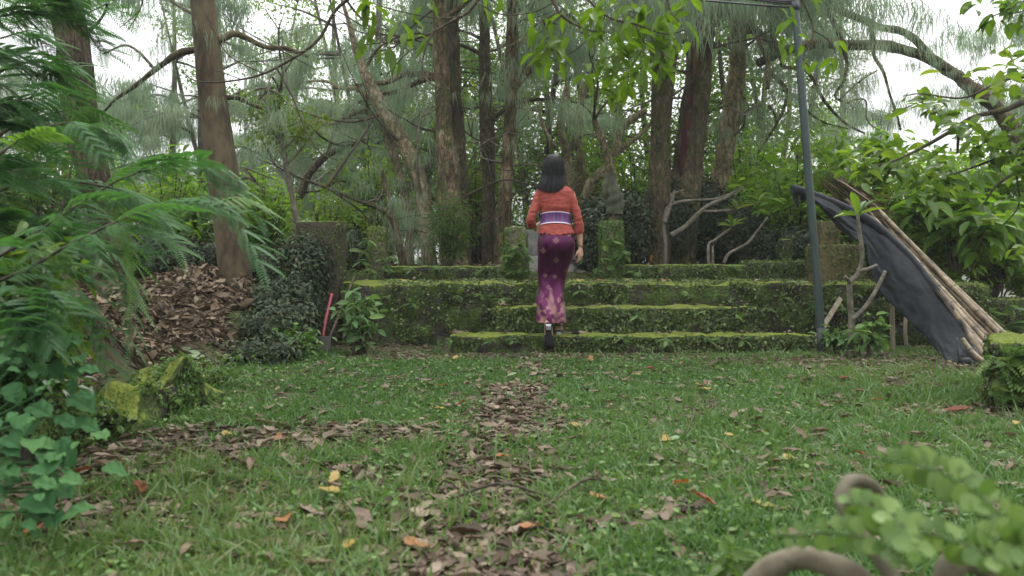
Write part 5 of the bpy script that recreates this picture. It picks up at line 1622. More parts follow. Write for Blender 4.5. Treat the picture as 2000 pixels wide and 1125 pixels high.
fold = fbm(qq, 3, 15).reshape(nu, nv) - .5 * np.abs(fbm(qq * 2.3 + 5, 3, 16)).reshape(nu, nv)
G[:, :, 1] += .03 * fold * (w[None] ** .6)
G[:, :, 0] += .012 * fold * w[None]
# wrap over the pole at the top
d_ = nrm(np.gradient(top, axis=0)); side = nrm(np.cross(d_, [0, 0, 1.])); upv = np.cross(side, d_)
wrap = []
for a in np.linspace(PI * 1.1, 0, 9):
    wrap.append(top + (side * math.cos(a) * -1 + upv * math.sin(a)) * .026)
wrap = np.stack(wrap, 1)
back = wrap[:, :1] - np.array([0, 0, .05])
W0 = np.concatenate([back, wrap, G[:, 1:]], 1)
# the front of the wrap must meet the front sheet
g = MB(); g.add(W0.reshape(-1, 3), grid_faces(nu, W0.shape[1]))
o = g.build('tarpaulin', M['tarp']); tag(o, 'black tarpaulin hanging from a slanting bamboo pole', 'tarpaulin')
sm = o.modifiers.new('thick', 'SOLIDIFY'); sm.thickness = .003
# knot at the tarpaulin's foot and flap at its head
g = MB()
limb(g, [P(1870, 712, 6.2), P(1885, 705, 6.17), P(1898, 716, 6.16), P(1882, 722, 6.15), P(1868, 718, 6.2)], [.02, .028, .03, .024, .015], 24, 8, .3, 20)
limb(g, [P(1869, 660, 6.28), P(1872, 690, 6.2), P(1876, 706, 6.17)], [.006, .008, .01], 10, 6)
o2 = g.build('knot', M['tarp'], o)
g = MB()
fl = [P(1556, 365, 7.56), P(1551, 372, 7.52), P(1554, 385, 7.5), P(1559, 405, 7.5)]
limb(g, fl, [.03, .035, .025, .012], 16, 8, .3, 14)
g.build('flap', M['tarp'], o)

# bamboo bundle
GB = 'bamboo culms leaning in a bundle behind the tarpaulin'
cul = [((1678, 392), (1942, 660), 8.18, 6.8, .025), ((1662, 386), (1968, 668), 8.22, 6.9, .024), ((1695, 415), (1915, 655), 8.1, 6.75, .025), ((1668, 372), (1985, 662), 8.15, 6.85, .026), ((1690, 392), (1968, 655), 8.15, 6.78, .027), ((1655, 380), (1940, 668), 8.1, 6.72, .029), ((1640, 384), (1925, 672), 8.05, 6.66, .026),
       ((1672, 400), (1905, 640), 8.2, 6.9, .023), ((1652, 374), (1985, 668), 8.25, 6.95, .024), ((1636, 372), (1950, 664), 8.2, 6.9, .022)]
for i, (a, b, Ya, Yb_, r) in enumerate(cul):
    A, B = P(a[0] + 14, a[1] + 4, Ya), P(b[0] - 12, b[1], Yb_)
    B2 = B + (B - A) * (B[2] - .02) / (A[2] - B[2])
    culm('bamboo_culm', 'long yellowed bamboo culm leaning in the bundle behind the tarpaulin', A, B2, r, GB, seed=11 + i)
g = MB()
n = 120
a0 = P(1655, 385, 8.1)
d = nrm(np.array([.55, -.25, -.62]))
p = a0 + rng.normal(0, .06, (n, 3)) + d * rng.uniform(-.35, .15, (n, 1))
scatter(g, leaf_lo(.05, .004, .05), p, rot_from(nrm(d + rng.normal(0, .18, (n, 3))), np.array([0, 0, 1.])), rng.uniform(.3, .7, n))
tag(g.build('dry_stalks', M['dry']), 'bundle of dry stalks lying along the top of the bamboo', 'stalks')

# leaning plank, stakes
def board(label, a, b, w, th, name='plank'):
    a, b = np.array(a), np.array(b)
    d = nrm(b - a); L_ = np.linalg.norm(b - a)
    mb = rough_box(0, L_, -w / 2, w / 2, -th / 2, th / 2, .02, .003, .0015, 9, 3)
    V, fs = mb.arrays()
    R = rot_from(d[None], np.array([0, -1., .2]))[0]
    g = MB(); g.add(V @ R.T + a, fs)
    tag(g.build(name, M['wood']), label, 'plank')
board('grey plank leaning against the terrace wall right of the green pole', P(1590, 668, 7.1), P(1642, 582, 7.5), .045, .015)
for i, (pts, lab) in enumerate([([(1745, 690, 7.0), (1743, 640, 7.0), (1742, 588, 7.0)], 'upright wooden stake under the tarpaulin'), ([(1772, 690, 7.2), (1768, 650, 7.2), (1770, 600, 7.25)], 'thinner crooked stake behind the upright one')]):
    g = MB(); limb(g, [P(*q) for q in pts], [.02 - .004 * i] * 3, 14, 9, .12, 12); tag(g.build('stake', M['wood']), lab, 'stake')
g = MB(); limb(g, [P(634, 682, 6.95), P(660, 620, 7.15), P(692, 540, 7.5)], [.012, .011, .009], 20, 8, .06, 12)
tag(g.build('stick', M['twig']), 'long thin grey stick leaning on the terrace wall', 'stick')
# red handled tool
M['redpaint'] = plain('red_paint', (.14, .009, .02), .6)
M['steel'] = plain('dull_steel', (.11, .105, .10), .55, metal=.6)
tool = empty('garden_tool', P(630, 682, 6.95), 'red handled garden tool leaning in the corner by the ivy', 'tool')
g = MB(); limb(g, [P(630, 664, 6.95), P(634, 635, 7.03), P(640, 608, 7.12), P(648, 574, 7.25)], [.016, .015, .014, .013], 20, 12); g.build('handle', M['redpaint'], tool)
mb = rough_box(-.05, .06, -.006, .006, -.08, .045, .02, .004, .001, 9, 4)
V, fs = mb.arrays(); g = MB(); g.add(V + P(633, 667, 6.93), fs); g.build('blade', M['steel'], tool)
g = MB(); limb(g, [P(617, 669, 6.92), P(632, 669, 6.92)], [.008, .007], 6, 8); g.build('pin', M['redpaint'], tool)
# olive cloth over the stump behind the right gate post
M['olive'] = noisemat('olive_cloth', [(.03, .034, .02), (.05, .055, .033), (.075, .08, .05)], 6, (1, 1, .4), rough=.85, bump=.2)
prof = [(418, 1199, 15), (405, 1199, 15.5), (392, 1199, 17), (380, 1198, 18), (368, 1194, 16), (355, 1191, 12), (345, 1190, 10), (338, 1190, 9)]
Yc = 8.95
k = 48
a = np.arange(k) * 2 * PI / k
rows = spline(np.array(prof, float), 40)
V = []
for py, pxc, hw in rows:
    c = P(pxc, py, Yc); r = PX(hw, Yc)
    f_ = 1 + .16 * np.sin(a * 6 + py * .07) + .12 * np.sin(a * 3 + py * .13) + .08 * np.sin(py * .35 + a * 2)
    V.append(np.stack([c[0] + r * f_ * np.cos(a), c[1] + r * .8 * f_ * np.sin(a), np.full(k, c[2])], 1))
g = MB(); g.add(np.concatenate(V), grid_faces(40, k, True)[:, ::-1])
o = g.build('draped_cloth', M['olive']); tag(o, 'olive grey cloth wrapped round a stump above the right gate post', 'cloth')
g = MB(); limb(g, [P(1198, 520, 8.98), P(1198, 430, 8.98), P(1192, 345, 8.98), P(1188, 325, 8.98)], [.07, .065, .045, .035], 20, 10, .1)
tag(g.build('stump', M['bark_mossy']), 'short stump wearing the olive cloth behind the right gate post', 'stump')
# orange leaf caught standing by the flaky tree and leaves on the terrace edge
def loose(label, mat, px, py, Y, size, d, up=(0, -.6, 1)):
    g = MB(); scatter(g, DRY[1], P(px, py, Y)[None], rot_from(nrm(np.array([d], float)), np.array(up, float)), size)
    tag(g.build('fallen_leaf', M[mat]), label, 'fallen leaf')
loose('orange leaf caught in the wispy plant before the flaky trunk', 'orangeleaf', 895, 466, 8.9, .07, (.6, -.1, .6))
loose('orange leaf standing upright on the right low wall', 'orangeleaf', 1272, 510, 8.75, .08, (0, -.1, 1), (0, -1, .1))
for i, (px, c, lab) in enumerate([(1125, 'yellowleaf', 'yellow leaf lying on the terrace edge right of the skirt'), (1165, 'orangeleaf', 'orange leaf on the terrace edge before the mossy post'), (1290, 'orangeleaf', 'small orange leaf on the terrace edge below the right low wall'), (1222, 'yellowleaf', 'small pale yellow leaf on the terrace edge right of the mossy post'), (780, 'yellowleaf', 'yellow leaf on the terrace edge left of the stepped part'), (1040, 'dry', 'brown leaf on the upper step left of the skirt')]):
    Y = 7.85 if i < 5 else 7.4
    loose(lab, c, px, HOR + (CAMZ - (.612 if i < 5 else .4)) * F / Y, Y, .09, (1, .2, .08))
for px, py, Y, lab, c in [(1105, 649, 7.15, 'pale dry leaf on the lowest step beside the shoes', 'dry'), (1075, 652, 7.1, 'dry leaf lying on the lowest step behind the foot', 'drydark')]:
    loose(lab, c, px + 25, HOR + (CAMZ - .168) * F / Y, Y, .09, (1, .1, .05))
loose('pale grey fallen leaf lying flat on the bank below the litter', 'greenleaf', 350, 685, 5.9, .19, (1, .2, -.2), (0, -.8, .6))
loose('pale pink dead leaf standing up on the dark bank soil', 'orangeleaf', 265, 712, 5.3, .09, (.3, -.1, .9), (0, -1, .2))
loose('pinkish dead leaf on the bank under the hanging frond', 'orangeleaf', 210, 636, 5.6, .09, (-.2, -.1, .9), (0, -1, .2))
for i in range(9):
    yb = rng.uniform(4.6, 6.4); db = rng.uniform(.25, .7)
    pts_ = []
    for k in range(5):
        yy_, dd_ = yb + k * rng.uniform(-.05, .09), db - .13 * k
        xx_ = toe(yy_) - max(dd_, .02) + rng.normal(0, .02)
        pts_.append([xx_, yy_, float(ground_z(np.array([xx_]), np.array([yy_]))[0]) + .02])
    g = MB(); limb(g, pts_, np.linspace(.011, .004, 5), 16, 6, .2, 14)
    tag(g.build('exposed_root', M['twig']), 'thin brown root hanging out of the dark bank soil', 'root', 'roots hanging out of the left bank')
# ---------------------------------------------------------------- the woman on the steps
YW = 7.14
def W(px, py, dy=0.0):
    p = P(px, py, YW)
    return np.array([p[0], YW + dy, p[2]])
def ws(w): return PX(w, YW)

def fuse(mb, vox, smooth_it, name):
    "one continuous skin from overlapping volumes"
    me = mb.mesh(name)
    o = bpy.data.objects.new('tmp', me); C.objects.link(o)
    r = o.modifiers.new('r', 'REMESH'); r.mode = 'VOXEL'; r.voxel_size = vox
    if smooth_it:
        s = o.modifiers.new('s', 'SMOOTH'); s.iterations = smooth_it; s.factor = .5
    dg = bpy.context.evaluated_depsgraph_get(); dg.update()
    new = bpy.data.meshes.new_from_object(o.evaluated_get(dg))
    bpy.data.objects.remove(o)
    new.polygons.foreach_set('use_smooth', np.ones(len(new.polygons), bool))
    new.name = name
    return new

def ellip(mb, c, r, n=16):
    u = np.linspace(0, PI, n); v = np.arange(2 * n) * PI / n
    U, V_ = np.meshgrid(u, v, indexing='ij')
    D = np.stack([np.sin(U) * np.cos(V_), np.sin(U) * np.sin(V_), np.cos(U)], -1).reshape(-1, 3)
    mb.add(np.array(c) + D * np.array(r), grid_faces(n, 2 * n, True))

def loft(rings, k=96, pw=2.3, n=None):
    "rings: z, cx, cy, a, b -> superellipse loft"
    R = spline(np.array(rings, float), n or len(rings) * 8)
    t = np.arange(k) * 2 * PI / k
    cx, sx = np.cos(t), np.sin(t)
    e = 2 / pw
    X = np.sign(cx) * np.abs(cx) ** e; Yv = np.sign(sx) * np.abs(sx) ** e
    V = np.stack([R[:, 1:2] + R[:, 3:4] * X, R[:, 2:3] + R[:, 4:5] * Yv, np.repeat(R[:, :1], k, 1)], -1)
    return V, t, R

zof = lambda py: CAMZ - (py - HOR) * YW / F
xof = lambda px: (px - 1000) * YW / F
# ---- body -------------------------------------------------------------
mb = MB()
hx = xof(1080)
ellip(mb, (hx, YW + .02, 1.645), (.074, .093, .105))
ellip(mb, (hx, YW + .075, 1.60), (.052, .052, .072))           # jaw
ellip(mb, (hx, YW + .118, 1.628), (.013, .022, .022))          # nose
ellip(mb, (hx, YW + .108, 1.582), (.024, .014, .008))          # lips
for s in (-1, 1):
    ellip(mb, (hx + s * .075, YW + .03, 1.635), (.010, .024, .032))   # ears
    ellip(mb, (hx + s * .032, YW + .098, 1.652), (.015, .012, .010))   # eyes
    ellip(mb, (hx + s * .04, YW + .085, 1.61), (.024, .024, .026))
def part(pts, rad, k=14, n=None):
    limb(mb, pts, rad, n or 6 * len(pts), k)
part([(hx, YW + .02, 1.60), (xof(1081), YW - .005, 1.50), (xof(1083), YW - .01, 1.44)], [.055, .053, .07])
Vt, _, _ = loft([(1.45, xof(1083), YW, .07, .05), (1.40, xof(1083), YW, .142, .072), (1.32, xof(1084), YW + .01, .128, .085), (1.18, xof(1085), YW, .108, .076), (1.08, xof(1086), YW, .125, .085), (.95, xof(1086), YW - .01, .14, .10), (.86, xof(1085), YW, .132, .095)], 40, 2.2)
nr = Vt.shape[0]
Vv = Vt.reshape(-1, 3)
Vv = np.concatenate([Vv, Vt[0].mean(0)[None], Vt[-1].mean(0)[None]])
jj = np.arange(40)
mb.add(Vv, [grid_faces(nr, 40, True), np.stack([np.full(40, nr * 40), (jj + 1) % 40, jj], 1), np.stack([np.full(40, nr * 40 + 1), (nr - 1) * 40 + jj, (nr - 1) * 40 + (jj + 1) % 40], 1)])
# arms
SL, SR = np.array([xof(1053), YW, 1.40]), np.array([xof(1115), YW, 1.40])
EL, ER = np.array([xof(1036), YW - .05, 1.165]), np.array([xof(1129), YW - .03, 1.16])
WL = np.array([xof(1046), YW + .17, 1.10]); WR = np.array([xof(1133.5), YW + .01, .925])
for S, E, Wr in ((SL, EL, WL), (SR, ER, WR)):
    part([S, (S + E) / 2, E, (E * .55 + Wr * .45), Wr], [.036, .034, .031, .031, .022])
def hand(Wr, dirv, palmn, thumb_side, curl, out_mb):
    "palm, four unequal bent fingers and a thumb from its side"
    d = nrm(np.array(dirv)); nrm_ = nrm(np.array(palmn) - d * np.dot(palmn, d)); s = np.cross(d, nrm_) * thumb_side
    pc = Wr + d * .045
    for q in (-.5, 0, .5):
        limb(out_mb, [Wr + s * q * .022, pc + s * q * .045, Wr + d * .085 + s * q * .055], [.014, .0155, .013], 10, 10)
    for i, (off, ln) in enumerate([(.030, .066), (.010, .074), (-.010, .070), (-.029, .055)]):
        b = Wr + d * .083 + s * off
        c = curl * (1 + .12 * i)
        p1 = b + (d * math.cos(c * .5) + nrm_ * math.sin(c * .5)) * ln * .42
        p2 = p1 + (d * math.cos(c * 1.2) + nrm_ * math.sin(c * 1.2)) * ln * .33
        p3 = p2 + (d * math.cos(c * 1.9) + nrm_ * math.sin(c * 1.9)) * ln * .28
        limb(out_mb, [b - d * .012, b, p1, p2, p3], [.0085, .0088, .0080, .0072, .0058], 20, 9)
    tb = Wr + d * .03 + s * .022
    t1 = tb + nrm(d * .7 + s * .75 + nrm_ * .25) * .036
    t2 = t1 + nrm(d * .95 + s * .25 + nrm_ * .3) * .032
    limb(out_mb, [tb - s * .01, tb, t1, t2], [.010, .0115, .0095, .007], 16, 9)
hand(WR, (.0, .06, -1), (-.75, .5, 0), -1, .45, mb)
hand(WL, (.25, .9, .12), (.9, -.2, -.3), -1, .5, mb)
# legs: right one stands on the lowest step, left one trails with the heel up
HL, HR = np.array([xof(1073), YW, .90]), np.array([xof(1094), YW, .90])
KR = np.array([xof(1086), YW + .05, .60]); AR = np.array([.416, YW - .012, .238])
KL = np.array([xof(1076), YW + .02, .56]); AL = np.array([.312, 6.915, .302])
part([HR, (HR + KR) / 2, KR, KR * .6 + AR * .4, AR], [.07, .055, .044, .044, .031])
part([HL, (HL + KL) / 2, KL, KL * .6 + AL * .4, AL], [.07, .055, .044, .044, .031])
# feet
def foot(A, heel, ball, toe, out_mb):
    A, heel, ball, toe = map(np.array, (A, heel, ball, toe))
    limb(out_mb, [A, (A + heel) / 2, heel], [.031, .031, .028], 10, 12)
    for q in (-.5, 0, .5):
        o_ = np.array([q * .034, 0, 0])
        limb(out_mb, [heel + o_ * .4, (heel + ball) / 2 + o_ * .7 + (A - heel) * .12, ball + o_, toe + o_ * .8], [.025, .024, .018, .011], 18, 10)
    limb(out_mb, [A, A * .5 + ball * .5 + (A - heel) * .1, ball], [.028, .022, .016], 10, 10)
footR = dict(heel=(.413, YW - .045, .210), ball=(.425, YW + .105, .180), toe=(.43, YW + .165, .178))
footL = dict(heel=(.310, 6.882, .262), ball=(.318, 6.935, .118), toe=(.322, 6.965, .072))
foot(AR, footR['heel'], footR['ball'], footR['toe'], mb)
foot(AL, footL['heel'], footL['ball'], footL['toe'], mb)
me = fuse(mb, .0042, 3, 'person')
M['skin'] = noisemat('skin', [(.30, .175, .12), (.36, .215, .15), (.40, .25, .18)], 30, rough=.5, bump=.03, spec=.4)
me.materials.clear(); me.materials.append(M['skin'])
person = bpy.data.objects.new('person', me); C.objects.link(person)
tag(person, 'woman in a red lace blouse and purple sarong stepping up the mossy steps', 'person')

# ---- sarong ----------------------------------------------------------
def mid(l, r): return xof((l + r) / 2)
def half(l, r): return ws((r - l) / 2)
ring = [(452, 1055, 1116, -.005, .098), (462, 1052, 1120, -.02, .125), (474, 1050, 1122, -.03, .142), (488, 1050, 1121.5, -.03, .140), (502, 1050, 1119, -.012, .125), (520, 1050, 1112, .012, .112), (540, 1050.5, 1105.5, .025, .108), (560, 1051, 1101.5, .01, .112), (580, 1050.5, 1100.5, -.03, .125), (600, 1049.5, 1103, -.07, .14), (614, 1048.5, 1103, -.09, .155), (632, 1047, 1102, -.10, .165)]
rings = [(zof(py), mid(l, r), YW + dy, half(l, r), b) for py, l, r, dy, b in ring]
K = 260
V, th, R = loft(rings, K, 2.25, 240)
nr = V.shape[0]
pyv = HOR + (CAMZ - V[:, :, 2]) * F / YW
ang = np.repeat(th[None], nr, 0)                 # -pi/2 is the back, facing the camera
# hem: rises above the left ankle, dips at its ends
hem = 627 - 20 * np.exp(-((th + PI / 2 + .02 - .0) / .42) ** 2 / 1.0)
xrow = xof(1000)
v = np.linspace(0, 1, nr)[:, None]
hemz = np.array([zof(h) for h in hem])
top_z = rings[0][0]
z = V[:, :, 2]
tt = (top_z - z) / (top_z - rings[-1][0])
znew = top_z + (hemz[None] - top_z) * tt
V[:, :, 2] = np.where(tt > .7, z + (znew - z) * sstep(.7, 1, tt), z)
# folds
low = sstep(525, 600, pyv)
dirn = np.stack([np.cos(ang), np.sin(ang), 0 * ang], -1)
xx = V[:, :, 0] - R[:, 1][:, None]
fold = .010 * low * np.sin((pyv * .085 + xx * 42)) * (np.sin(ang) < .3)
fold += .007 * low * np.sin(pyv * .13 - xx * 60 + 1)
fold += -.03 * sstep(556, 610, pyv) * np.exp(-((xx - .035 - .0011 * (pyv - 590)) / .018) ** 2)
fold += .0035 * fbm(np.stack([ang * 2.4, pyv * .045, 0 * ang], -1).reshape(-1, 3), 3, 4).reshape(nr, K)
fold += .004 * np.sin(pyv * .5 + 3 * xx) * np.exp(-((ang + PI / 2 + .95) / .5) ** 2) * np.exp(-((pyv - 485) / 22) ** 2)
fold += -.012 * np.exp(-((xx) / .022) ** 2) * np.exp(-((pyv - 505) / 20) ** 2) * (np.sin(ang) < 0)
V = V + dirn * fold[:, :, None]
g = MB(); g.add(V.reshape(-1, 3), grid_faces(nr, K, True)[:, ::-1])
# pattern woven into the cloth: flowers, hem ornament
pxv = 1000 + V[:, :, 0] * F / YW
mot = np.zeros((nr, K))
bk = np.sin(ang) < .25
for (fx, fy, r0) in [(1110, 457, 7), (1084, 471, 7.5), (1060, 490, 6.5), (1085, 508, 6.5), (1106, 528, 5), (1064, 538, 5), (1083, 540, 5), (1070, 560, 5), (1096, 575, 5)]:
    dx, dy = pxv - fx, pyv - fy
    rr = np.hypot(dx, dy); aa = np.arctan2(dy, dx)
    pet = r0 * (.68 + .2 * np.cos(aa * 8 + fx) + .14 * np.cos(aa * 4))
    mot = np.maximum(mot, bk * np.clip((pet - rr) / 1.2 + .4, 0, 1) * (1 - .8 * np.exp(-(rr / 1.6) ** 2)) * (.75 + .25 * np.sin(rr * 2.6)))
fr = ~bk
cellx, celly = (ang * 3.2) % 1 - .5, (pyv / 22) % 1 - .5
mot = np.maximum(mot, (np.sin(ang) > .45) * np.clip((.2 - np.hypot(cellx, celly)) * 8, 0, 1) * .6)
nq = fbm(np.stack([pxv / 5.5, pyv / 8, 0 * pxv + 2 + 4 * fr], -1).reshape(-1, 3), 3, 14).reshape(nr, K)
band = sstep(570, 606, pyv)
ln = np.abs((pxv - 1061 - (pyv - 565) * .28)) < 3.0
mot = np.maximum(mot, np.clip((nq * 5 - .9 + 1.5 * band), 0, 1) * sstep(565, 590, pyv) * .85 * bk)
mot = np.maximum(mot, ((np.abs(pxv - 1078 + (600 - pyv) * .16 - 2) < 3.2) & (pyv > 562) & bk) * (.35 + .5 * (nq > -.2)))
sk = g.build('sarong', None, person) if False else None
me = g.mesh('sarong')
M_, nt, out = newmat('purple_satin')
Lk = nt.links.new
at = N(nt, 'ShaderNodeAttribute', attribute_name='motif')
a2 = N(nt, 'ShaderNodeAttribute', attribute_name='hemtone')
base = N(nt, 'ShaderNodeMix', data_type='RGBA'); Lk(a2.outputs['Fac'], base.inputs[0]); base.inputs[6].default_value = (.008, .001, .005, 1); base.inputs[7].default_value = (.052, .007, .033, 1)
mx = N(nt, 'ShaderNodeMix', data_type='RGBA'); Lk(at.outputs['Fac'], mx.inputs[0]); Lk(base.outputs[2], mx.inputs[6]); mx.inputs[7].default_value = (.17, .095, .08, 1)
b = N(nt, 'ShaderNodeBsdfPrincipled'); Lk(mx.outputs[2], b.inputs['Base Color'])
b.inputs['Roughness'].default_value = .33; b.inputs['Specular IOR Level'].default_value = .28
b.inputs['Specular Tint'].default_value = (.95, .3, .75, 1)
b.inputs['Sheen Weight'].default_value = .12; b.inputs['Sheen Tint'].default_value = (.7, .1, .5, 1); b.inputs['Sheen Roughness'].default_value = .35
b.inputs['Metallic'].default_value = .05
wv = N(nt, 'ShaderNodeTexNoise'); wv.inputs['Scale'].default_value = 160; tcn = N(nt, 'ShaderNodeTexCoord'); Lk(tcn.outputs['Object'], wv.inputs['Vector'])
bp = N(nt, 'ShaderNodeBump'); bp.inputs['Strength'].default_value = .12; bp.inputs['Distance'].default_value = .003; Lk(wv.outputs['Fac'], bp.inputs['Height']); Lk(bp.outputs[0], b.inputs['Normal'])
Lk(b.outputs[0], out.inputs['Surface'])
M['satin'] = M_
me.materials.append(M_)
so = bpy.data.objects.new('sarong', me); C.objects.link(so); so.parent = person
attr(so, 'motif', mot.ravel()); attr(so, 'hemtone', (.35 + .65 * sstep(545, 585, pyv)).ravel())  # dark middle and lighter hem: light on the satin put into the colour
so['label'] = 'purple satin sarong with pale flowers'
sm = so.modifiers.new('thick', 'SOLIDIFY'); sm.thickness = .002

# ---- blouse ----------------------------------------------------------
mb = MB()
tr = [(361, 1066, 1099, .01, .052), (367, 1052, 1113, .005, .072), (374, 1048, 1118, .0, .086), (386, 1050.5, 1116, .0, .098), (400, 1053.5, 1114.5, .0, .108), (415, 1056, 1113.5, .0, .098), (427, 1057, 1113, .0, .09), (440, 1054, 1115.5, -.005, .10), (450, 1051.5, 1119, -.01, .118), (459, 1050, 1121, -.015, .132)]
trr = [(zof(py), mid(l, r), YW + dy, half(l, r), b) for py, l, r, dy, b in tr]
Vb, tb_, Rb = loft(trr, 160, 2.25, 130)
pyb = HOR + (CAMZ - Vb[:, :, 2]) * F / YW
scal = 3.2 * np.abs(np.sin(tb_ * 9)) + 2.2 * np.cos(tb_ * 2) + .8 * np.sin(tb_ * 5)
k_ = sstep(440, 459, pyb)
Vb[:, :, 2] += (scal[None] - 1.5) * PX(1, YW) * k_
n0 = len(Vb)
mb.add(np.concatenate([Vb.reshape(-1, 3), Vb[0].mean(0)[None], Vb[-1].mean(0)[None] + [0, 0, .03]]), [grid_faces(n0, 160, True), np.stack([np.full(160, n0 * 160), (np.arange(160) + 1) % 160, np.arange(160)], 1), np.stack([np.full(160, n0 * 160 + 1), (n0 - 1) * 160 + np.arange(160), (n0 - 1) * 160 + (np.arange(160) + 1) % 160], 1)])
SL2, SR2 = np.array([xof(1056), YW, 1.405]), np.array([xof(1111.5), YW, 1.405])
limb(mb, [SL2, SL2 * .55 + EL * .45 + [-.002, 0, 0], EL, EL * .6 + WL * .4 + [-.01, -.01, -.02]], [.046, .044, .039, .043], 30, 24)
limb(mb, [SR2, SR2 * .55 + ER * .45 + [.004, 0, 0], ER, ER * .5 + WR * .5 + [0, 0, .005]], [.046, .044, .038, .042], 30, 24)
me = fuse(mb, .0065, 4, 'blouse')
nv_ = len(me.vertices)
co = np.zeros(nv_ * 3, np.float32); me.vertices.foreach_get('co', co); co = co.reshape(-1, 3).astype(float)
no = np.zeros(nv_ * 3, np.float32); me.vertices.foreach_get('normal', no); no = no.reshape(-1, 3)
wr = .0045 * fbm(co * np.array([7, 7, 26]), 3, 8) + .0022 * vnoise(co * np.array([14, 14, 70]), 3)
wr += .004 * np.maximum(0, np.sin(co[:, 2] * 70 + 5 * vnoise(co * 7, 13) + co[:, 0] * 12)) ** 2 * (.4 + .6 * vnoise(co * 5, 77))
lace = .0010 * vnoise(co * 220, 5)
co = co + no * (wr + lace)[:, None]
me.vertices.foreach_set('co', co.astype(np.float32).ravel()); me.update()
M_, nt, out = newmat('red_lace')
Lk = nt.links.new
tcn = N(nt, 'ShaderNodeTexCoord')
vo = N(nt, 'ShaderNodeTexVoronoi'); vo.inputs['Scale'].default_value = 120; Lk(tcn.outputs['Object'], vo.inputs['Vector'])
n1 = N(nt, 'ShaderNodeTexNoise'); n1.inputs['Scale'].default_value = 38; n1.inputs['Detail'].default_value = 6; Lk(tcn.outputs['Object'], n1.inputs['Vector'])
cr = ramp(nt, n1.outputs['Fac'], [(.19, .024, .016), (.245, .034, .022), (.285, .048, .031)], [.3, .52, .72])
b = N(nt, 'ShaderNodeBsdfPrincipled'); Lk(cr, b.inputs['Base Color']); b.inputs['Roughness'].default_value = .75; b.inputs['Sheen Weight'].default_value = .3; b.inputs['Sheen Tint'].default_value = (1, .45, .35, 1)
bp = N(nt, 'ShaderNodeBump'); bp.inputs['Strength'].default_value = .5; bp.inputs['Distance'].default_value = .004; Lk(vo.outputs['Distance'], bp.inputs['Height']); Lk(bp.outputs[0], b.inputs['Normal'])
tr_ = N(nt, 'ShaderNodeBsdfTranslucent'); Lk(cr, tr_.inputs['Color'])
mxs = N(nt, 'ShaderNodeMixShader'); mxs.inputs[0].default_value = .2; Lk(b.outputs[0], mxs.inputs[1]); Lk(tr_.outputs[0], mxs.inputs[2])
Lk(mxs.outputs[0], out.inputs['Surface'])
me.materials.clear(); me.materials.append(M_)
bo = bpy.data.objects.new('blouse', me); C.objects.link(bo); bo.parent = person; bo['label'] = 'orange red lace blouse with three quarter sleeves'

# ---- sash ------------------------------------------------------------
sr_ = [(416, 1055.6, 1113.8, 0, .1035), (420, 1056.2, 1113.5, 0, .100), (427, 1056.4, 1113.4, 0, .0975), (433, 1055.8, 1113.9, 0, .100), (438, 1054.6, 1115, -.003, .105)]
srr = [(zof(py), mid(l, r), YW + dy, half(l, r) + .003, b + .002) for py, l, r, dy, b in sr_]
Vs, ts, Rs = loft(srr, 200, 2.25, 36)
Vs[:, :, 2] += (.016 * (np.abs(np.cos(ts)) ** 2 - .0) * -1 + .008)[None]
g = MB(); g.add(Vs.reshape(-1, 3), grid_faces(36, 200, True)[:, ::-1])
me = g.mesh('sash')
M_, nt, out = newmat('striped_sash')
Lk = nt.links.new
st_ = N(nt, 'ShaderNodeAttribute', attribute_name='stripe'); ed = N(nt, 'ShaderNodeAttribute', attribute_name='edge')
col = ramp(nt, st_.outputs['Fac'], [(.045, .02, .11), (.10, .012, .09), (.06, .03, .14), (.14, .12, .25)], [0, .33, .66, 1.])
mx = N(nt, 'ShaderNodeMix', data_type='RGBA'); Lk(ed.outputs['Fac'], mx.inputs[0]); Lk(col, mx.inputs[6]); mx.inputs[7].default_value = (.5, .46, .55, 1)
b = N(nt, 'ShaderNodeBsdfPrincipled'); Lk(mx.outputs[2], b.inputs['Base Color']); b.inputs['Roughness'].default_value = .5
Lk(b.outputs[0], out.inputs['Surface'])
me.materials.append(M_)
sa = bpy.data.objects.new('sash', me); C.objects.link(sa); sa.parent = person; sa['label'] = 'purple striped sash edged in white'
xs = (Vs[:, :, 0] - Rs[:, 1][:, None]) / Rs[:, 3][:, None]
ph = (np.repeat(np.arcsin(np.clip(xs, -1, 1)), 1) / PI + .5) * 1.0
u = (ts[None] / (2 * PI)) * 13.0 + 0 * Vs[:, :, 0]
fu = u % 1
stripe = np.where(fu < .45, .33, np.where(fu < .55, .66, np.where(fu < .62, 1.0, np.where(fu < .9, 0.0, .66))))
attr(sa, 'stripe', stripe.ravel())
rowi = np.repeat(np.linspace(0, 1, 36)[:, None], 200, 1)
attr(sa, 'edge', ((rowi < .10) | (rowi > .89)).astype(float).ravel())
sm = sa.modifiers.new('thick', 'SOLIDIFY'); sm.thickness = .004; sm.offset = 1

